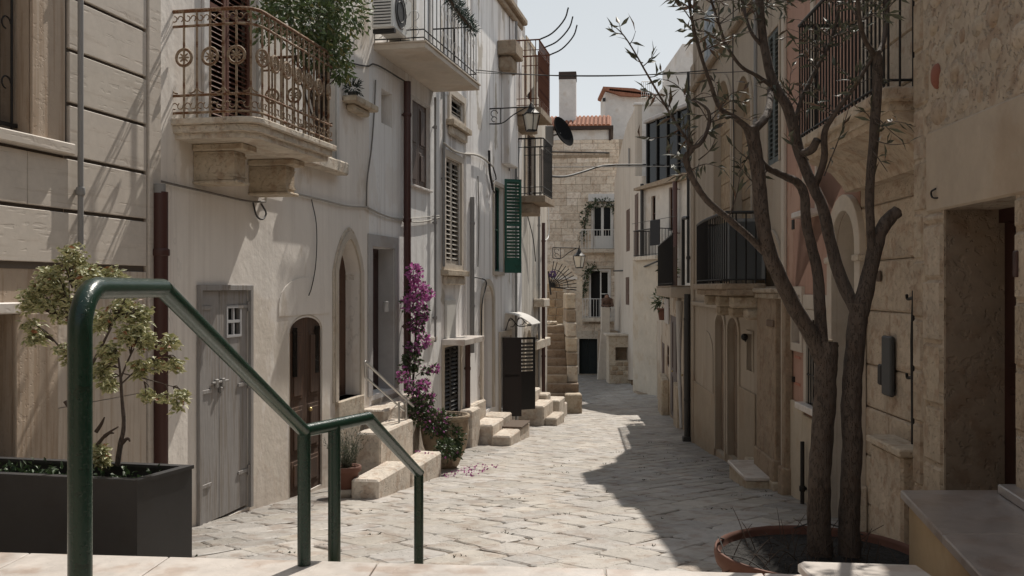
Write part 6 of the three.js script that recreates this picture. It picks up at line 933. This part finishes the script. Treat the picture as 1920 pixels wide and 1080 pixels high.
  const twig = (pts, dens, rad = [0.0055, 0.0014], s = 1) => { const cv = new THREE.CatmullRomCurve3(pts); part('twig', limb(pts, pts.map((_, i) => lerp(rad[0], rad[1], i / (pts.length - 1))), 5, true, 5), M.bark, T); const L3 = cv.getLength(), n = Math.round(L3 * dens * 0.55); for (let i = 0; i < n; i++) { const t = rr(0.12, 1, r2), tg = cv.getTangent(t), d = rdir(r2).addScaledVector(tg, 0.8); leaves.push({ p: cv.getPoint(t), dir: d, len: rr(0.055, 0.105, r2) * s, wid: rr(0.014, 0.021, r2) * s, col: tint(r2() < 0.22 ? [0.11, 0.05, 0.035] : [0.055, 0.060, 0.036], r2, 0.35), edge: tint([0.085, 0.092, 0.06], r2, 0.3) }); } };
  twig([p(1298, 276, 4.86), p(1262, 222, 4.8), p(1218, 147, 4.7), p(1170, 67, 4.6), p(1146, 44, 4.55)], 26, [0.0085, 0.0016]);
  for (const [x, y, d, x2, y2] of [[1205, 125, 4.68, 1232, 92], [1206, 118, 4.68, 1180, 100], [1216, 145, 4.7, 1245, 132], [1235, 178, 4.74, 1200, 176], [1270, 234, 4.8, 1248, 170], [1168, 66, 4.6, 1160, 40], [1166, 64, 4.6, 1140, 50], [1180, 84, 4.62, 1192, 58]]) twig([p(x, y, d), p((x + x2) / 2, (y + y2) / 2 + 4, d), p(x2, y2, d)], 75, [0.003, 0.001], 0.95);
  twig([p(1300, 268, 4.86), p(1270, 252, 4.8), p(1240, 258, 4.75), p(1195, 258, 4.7)], 30, [0.004, 0.0012]); twig([p(1262, 215, 4.8), p(1225, 178, 4.76), p(1200, 165, 4.74)], 60, [0.003, 0.001], 1.3);
  // sparse leafy twigs along the upper limbs
  const anchors = [[1296, 188, 5.0], [1313, 100, 4.85], [1298, 40, 4.8], [1290, -10, 4.8], [1350, 203, 4.95], [1362, 85, 5.4], [1348, 45, 5.35], [1333, 5, 5.3], [1398, 30, 5.65], [1390, 0, 5.7], [1424, 20, 5.6], [1498, 200, 5.6], [1530, 130, 5.7], [1545, 100, 5.75], [1560, 70, 5.8], [1575, 10, 5.8], [1612, 40, 5.0], [1606, 0, 4.95], [1662, 20, 5.4], [1604, 160, 5.25], [1566, 212, 5.3], [1640, 240, 5.2], [1292, 320, 4.88], [1308, 352, 4.9], [1330, 230, 4.9], [1290, 290, 4.86], [1478, 205, 5.52]];
  for (const [x, y, d] of anchors) { const n = y < 130 ? 5 : 3; for (let i = 0; i < n; i++) { const a = rr(-2.8, 0.4, r2) - 0.2, l = rr(35, 95, r2), q = p(x, y, d), e = p(x + Math.cos(a) * l, y + Math.sin(a) * l * 0.9, d + rr(-0.2, 0.2, r2)), m = q.clone().lerp(e, 0.5).add(new THREE.Vector3(0, 0.03, 0)); twig([q, m, e], rr(38, 75, r2), [0.0035, 0.001]); } }
  for (const [x, y, x2, y2] of [[1640, 215, 1690, 262], [1634, 262, 1706, 268], [1632, 275, 1664, 322], [1640, 225, 1660, 240], [1545, 330, 1610, 130], [1516, 300, 1470, 250], [1422, 310, 1370, 270], [1420, 350, 1376, 300], [1416, 245, 1380, 330], [1366, 410, 1390, 300], [1440, 318, 1400, 338], [1350, 203, 1300, 215], [1300, 282, 1255, 310], [1300, 284, 1260, 296], [1310, 300, 1345, 250], [1560, 215, 1530, 190], [1560, 70, 1620, 30], [1530, 130, 1490, 80], [1575, 20, 1650, -10]]) twig([p(x, y, 5.15), p((x + x2) / 2 + 4, (y + y2) / 2 + 6, 5.1), p(x2, y2, 5.05)], 40, [0.0042, 0.0012]);
  part('foliage', leafGeo(leaves, r2), M.leaf, T);
}
// ---------- pots by the left steps ----------
{
  const u = L.u(648, 0.55), v = L.g(u, 0.55), r = rng(21), t = thing('flower_pot', 'small terracotta pot with a grey green lavender bush standing below the stone steps', 'potted plant', L, [u, v, 0.55]), w = 0.55, l = [];
  part('stone_base', lathe([[0, 0], [0.11, 0], [0.15, 0.10], [0, 0.10]], 16).translate(u, v, w), M.cement, t); part('pot', lathe([[0, 0.10], [0.115, 0.10], [0.15, 0.29], [0.175, 0.29], [0.178, 0.345], [0.15, 0.345], [0.145, 0.31], [0, 0.31]], 20).translate(u, v, w), M.terra, t);
  for (let i = 0; i < 130; i++) { const a = r() * 6.28, s = rr(0.1, 0.75, r), d = new THREE.Vector3(Math.cos(a) * s, 1, Math.sin(a) * s).normalize(), h = rr(0.22, 0.5, r); for (let k = 0; k < 12; k++) { const f = k / 12; l.push({ p: new THREE.Vector3(u, v + 0.32, w).addScaledVector(d, h * f).add(new THREE.Vector3(d.x * 0.06, 0, d.z * 0.06)), dir: d.clone().add(rdir(r).multiplyScalar(0.7)), len: 0.045, wid: 0.008, col: tint([0.085, 0.10, 0.065], r, 0.4) }); } }
  part('foliage', leafGeo(l, r), M.leaf, t);
}
{
  const u = L.u(838, 0.75), v = L.g(u, 0.75), w = 0.72, r = rng(22), t = thing('bougainvillea', 'tall bougainvillea with purple magenta flowers climbing beside the brown drainpipe', 'climbing plant', L, [u, v, w]), pt = thing('flower_pot', 'big round stone coloured pot at the foot of the bougainvillea', 'flower pot', L, [u, v, w]);
  part('pot', lathe([[0, 0], [0.17, 0], [0.20, 0.04], [0.32, 0.32], [0.36, 0.55], [0.34, 0.72], [0.37, 0.74], [0.37, 0.79], [0.33, 0.79], [0.31, 0.7], [0, 0.7]], 26).translate(u, v, w), stoneM(0.36, 0.29, 0.21), pt); part('soil', new THREE.CylinderGeometry(0.31, 0.31, 0.02, 20).translate(u, v + 0.715, w), M.soil, pt);
  const C = (px, py, ww) => { const [a, c] = L.p(px, py, ww); return new THREE.Vector3(a, c, ww); }, spine = [new THREE.Vector3(u, v + 0.7, w), C(808, 770, 0.55), C(778, 735, 0.35), C(776, 690, 0.25), C(780, 620, 0.22), C(782, 560, 0.2), C(774, 520, 0.2), C(776, 505, 0.2)];
  part('stem', [limb(spine, [0.028, 0.024, 0.02, 0.018, 0.015, 0.012, 0.008, 0.005], 7), limb([C(780, 705, 0.3), C(796, 694, 0.36), C(814, 690, 0.42)], [0.008, 0.006, 0.003], 5), limb([C(776, 700, 0.3), C(762, 704, 0.4), C(752, 706, 0.45)], [0.008, 0.006, 0.003], 5)], M.barkD, t);
  const lf = [], fl = [], put = (px, py, ww, s, n, f) => { const c = C(px, py, ww); for (let i = 0; i < n * 1.5; i++) { const d = rdir(r), p = c.clone().addScaledVector(d, s * 1.12 * Math.cbrt(r()) * rr(0.7, 1.15, r)); (r() < f ? fl : lf).push(r() < 2 && { p, dir: d.clone().add(rdir(r).multiplyScalar(0.6)), len: 0, wid: 0, f: 1 }); } };
  for (const a of [[776, 512, 0.2, 0.11, 150, 0.85], [782, 545, 0.22, 0.15, 260, 0.8], [800, 552, 0.28, 0.09, 90, 0.85], [772, 570, 0.2, 0.13, 190, 0.7], [790, 585, 0.25, 0.10, 110, 0.5], [780, 610, 0.22, 0.11, 170, 0.45], [792, 640, 0.25, 0.10, 140, 0.65], [776, 655, 0.22, 0.10, 130, 0.4], [790, 600, 0.25, 0.07, 50, 0.8], [770, 680, 0.22, 0.12, 160, 0.1], [755, 706, 0.45, 0.07, 80, 0.6], [815, 692, 0.42, 0.05, 50, 0.6], [798, 695, 0.36, 0.05, 40, 0.1], [778, 728, 0.4, 0.11, 170, 0.5], [795, 722, 0.42, 0.07, 80, 0.75], [785, 760, 0.5, 0.12, 170, 0.12], [800, 750, 0.55, 0.10, 120, 0.35], [815, 790, 0.7, 0.18, 330, 0.15], [838, 795, 0.8, 0.14, 210, 0.35], [846, 820, 0.9, 0.16, 300, 0.04], [835, 840, 0.98, 0.12, 160, 0.03], [852, 845, 0.95, 0.10, 120, 0.03], [775, 775, 0.4, 0.14, 160, 0.1]]) put(...a);
  const fix = (x, f) => { const o = { p: x.p, dir: x.dir, len: f ? rr(0.04, 0.06, r) : rr(0.045, 0.075, r), wid: f ? rr(0.036, 0.052, r) : rr(0.03, 0.044, r), col: f ? tint([0.46, 0.10, 0.35], r, 0.3) : tint([0.060, 0.095, 0.034], r, 0.45) }; if (f) o.edge = tint([0.60, 0.22, 0.50], r, 0.3); return o; };
  part('foliage', leafGeo(lf.map((x) => fix(x, 0)), r), M.leaf, t); part('flowers', leafGeo(fl.map((x) => fix(x, 1)), r), M.petal, t);
  const pe = []; for (let i = 0; i < 110; i++) { const on = r() < 0.5, ww = on ? rr(0.68, 0.96, r) : rr(1.0, 1.25, r), uu = u + rr(-1.4, 0.5, r), vv = on && uu < L.u(816, 0.9) - 0.05 && uu > L.u(759, 0.9) ? -2.212 : L.g(uu, ww) + 0.012; pe.push({ p: new THREE.Vector3(uu, vv, on && vv < -2.3 ? ww + 0.5 : ww), dir: new THREE.Vector3(rr(-1, 1, r), 0.12, rr(-1, 1, r)), len: 0.035, wid: 0.03, col: tint([0.40, 0.10, 0.30], r, 0.4) }); } const fp = part('fallen_petals', leafGeo(pe, r), M.petal, t); fp.userData.kind = 'stuff';
}
{ // dark little plant on the stone shelf
  const q = L.p(662, 188, 0.12), r = rng(25), t = thing('potted_plant', 'small dark plant in a pot on the stone shelf beside the ornate balcony', 'plant', L, q), l = [];
  part('pot', lathe([[0, 0], [0.05, 0], [0.07, 0.10], [0.06, 0.10], [0, 0.09]], 12).translate(...q), M.pipeD, t); for (let i = 0; i < 140; i++) { const d = rdir(r, 0.2); l.push({ p: new THREE.Vector3(q[0], q[1] + 0.15, q[2]).addScaledVector(d, rr(0.02, 0.12, r)), dir: d, len: 0.07, wid: 0.02, col: tint([0.02, 0.03, 0.014], r, 0.4) }); } part('foliage', leafGeo(l, r), M.leaf, t);
}
{ // the street goes on behind the camera: a plain house across its end
  const b = building('plain plastered house closing the street behind the viewpoint', new Wall(7, -9.5, -9, -8.2), 0, 16.05, 5.6, 0, [], plaster(0.34, 0.29, 0.24), { depth: 3 });
}
renderer.render(scene, camera);
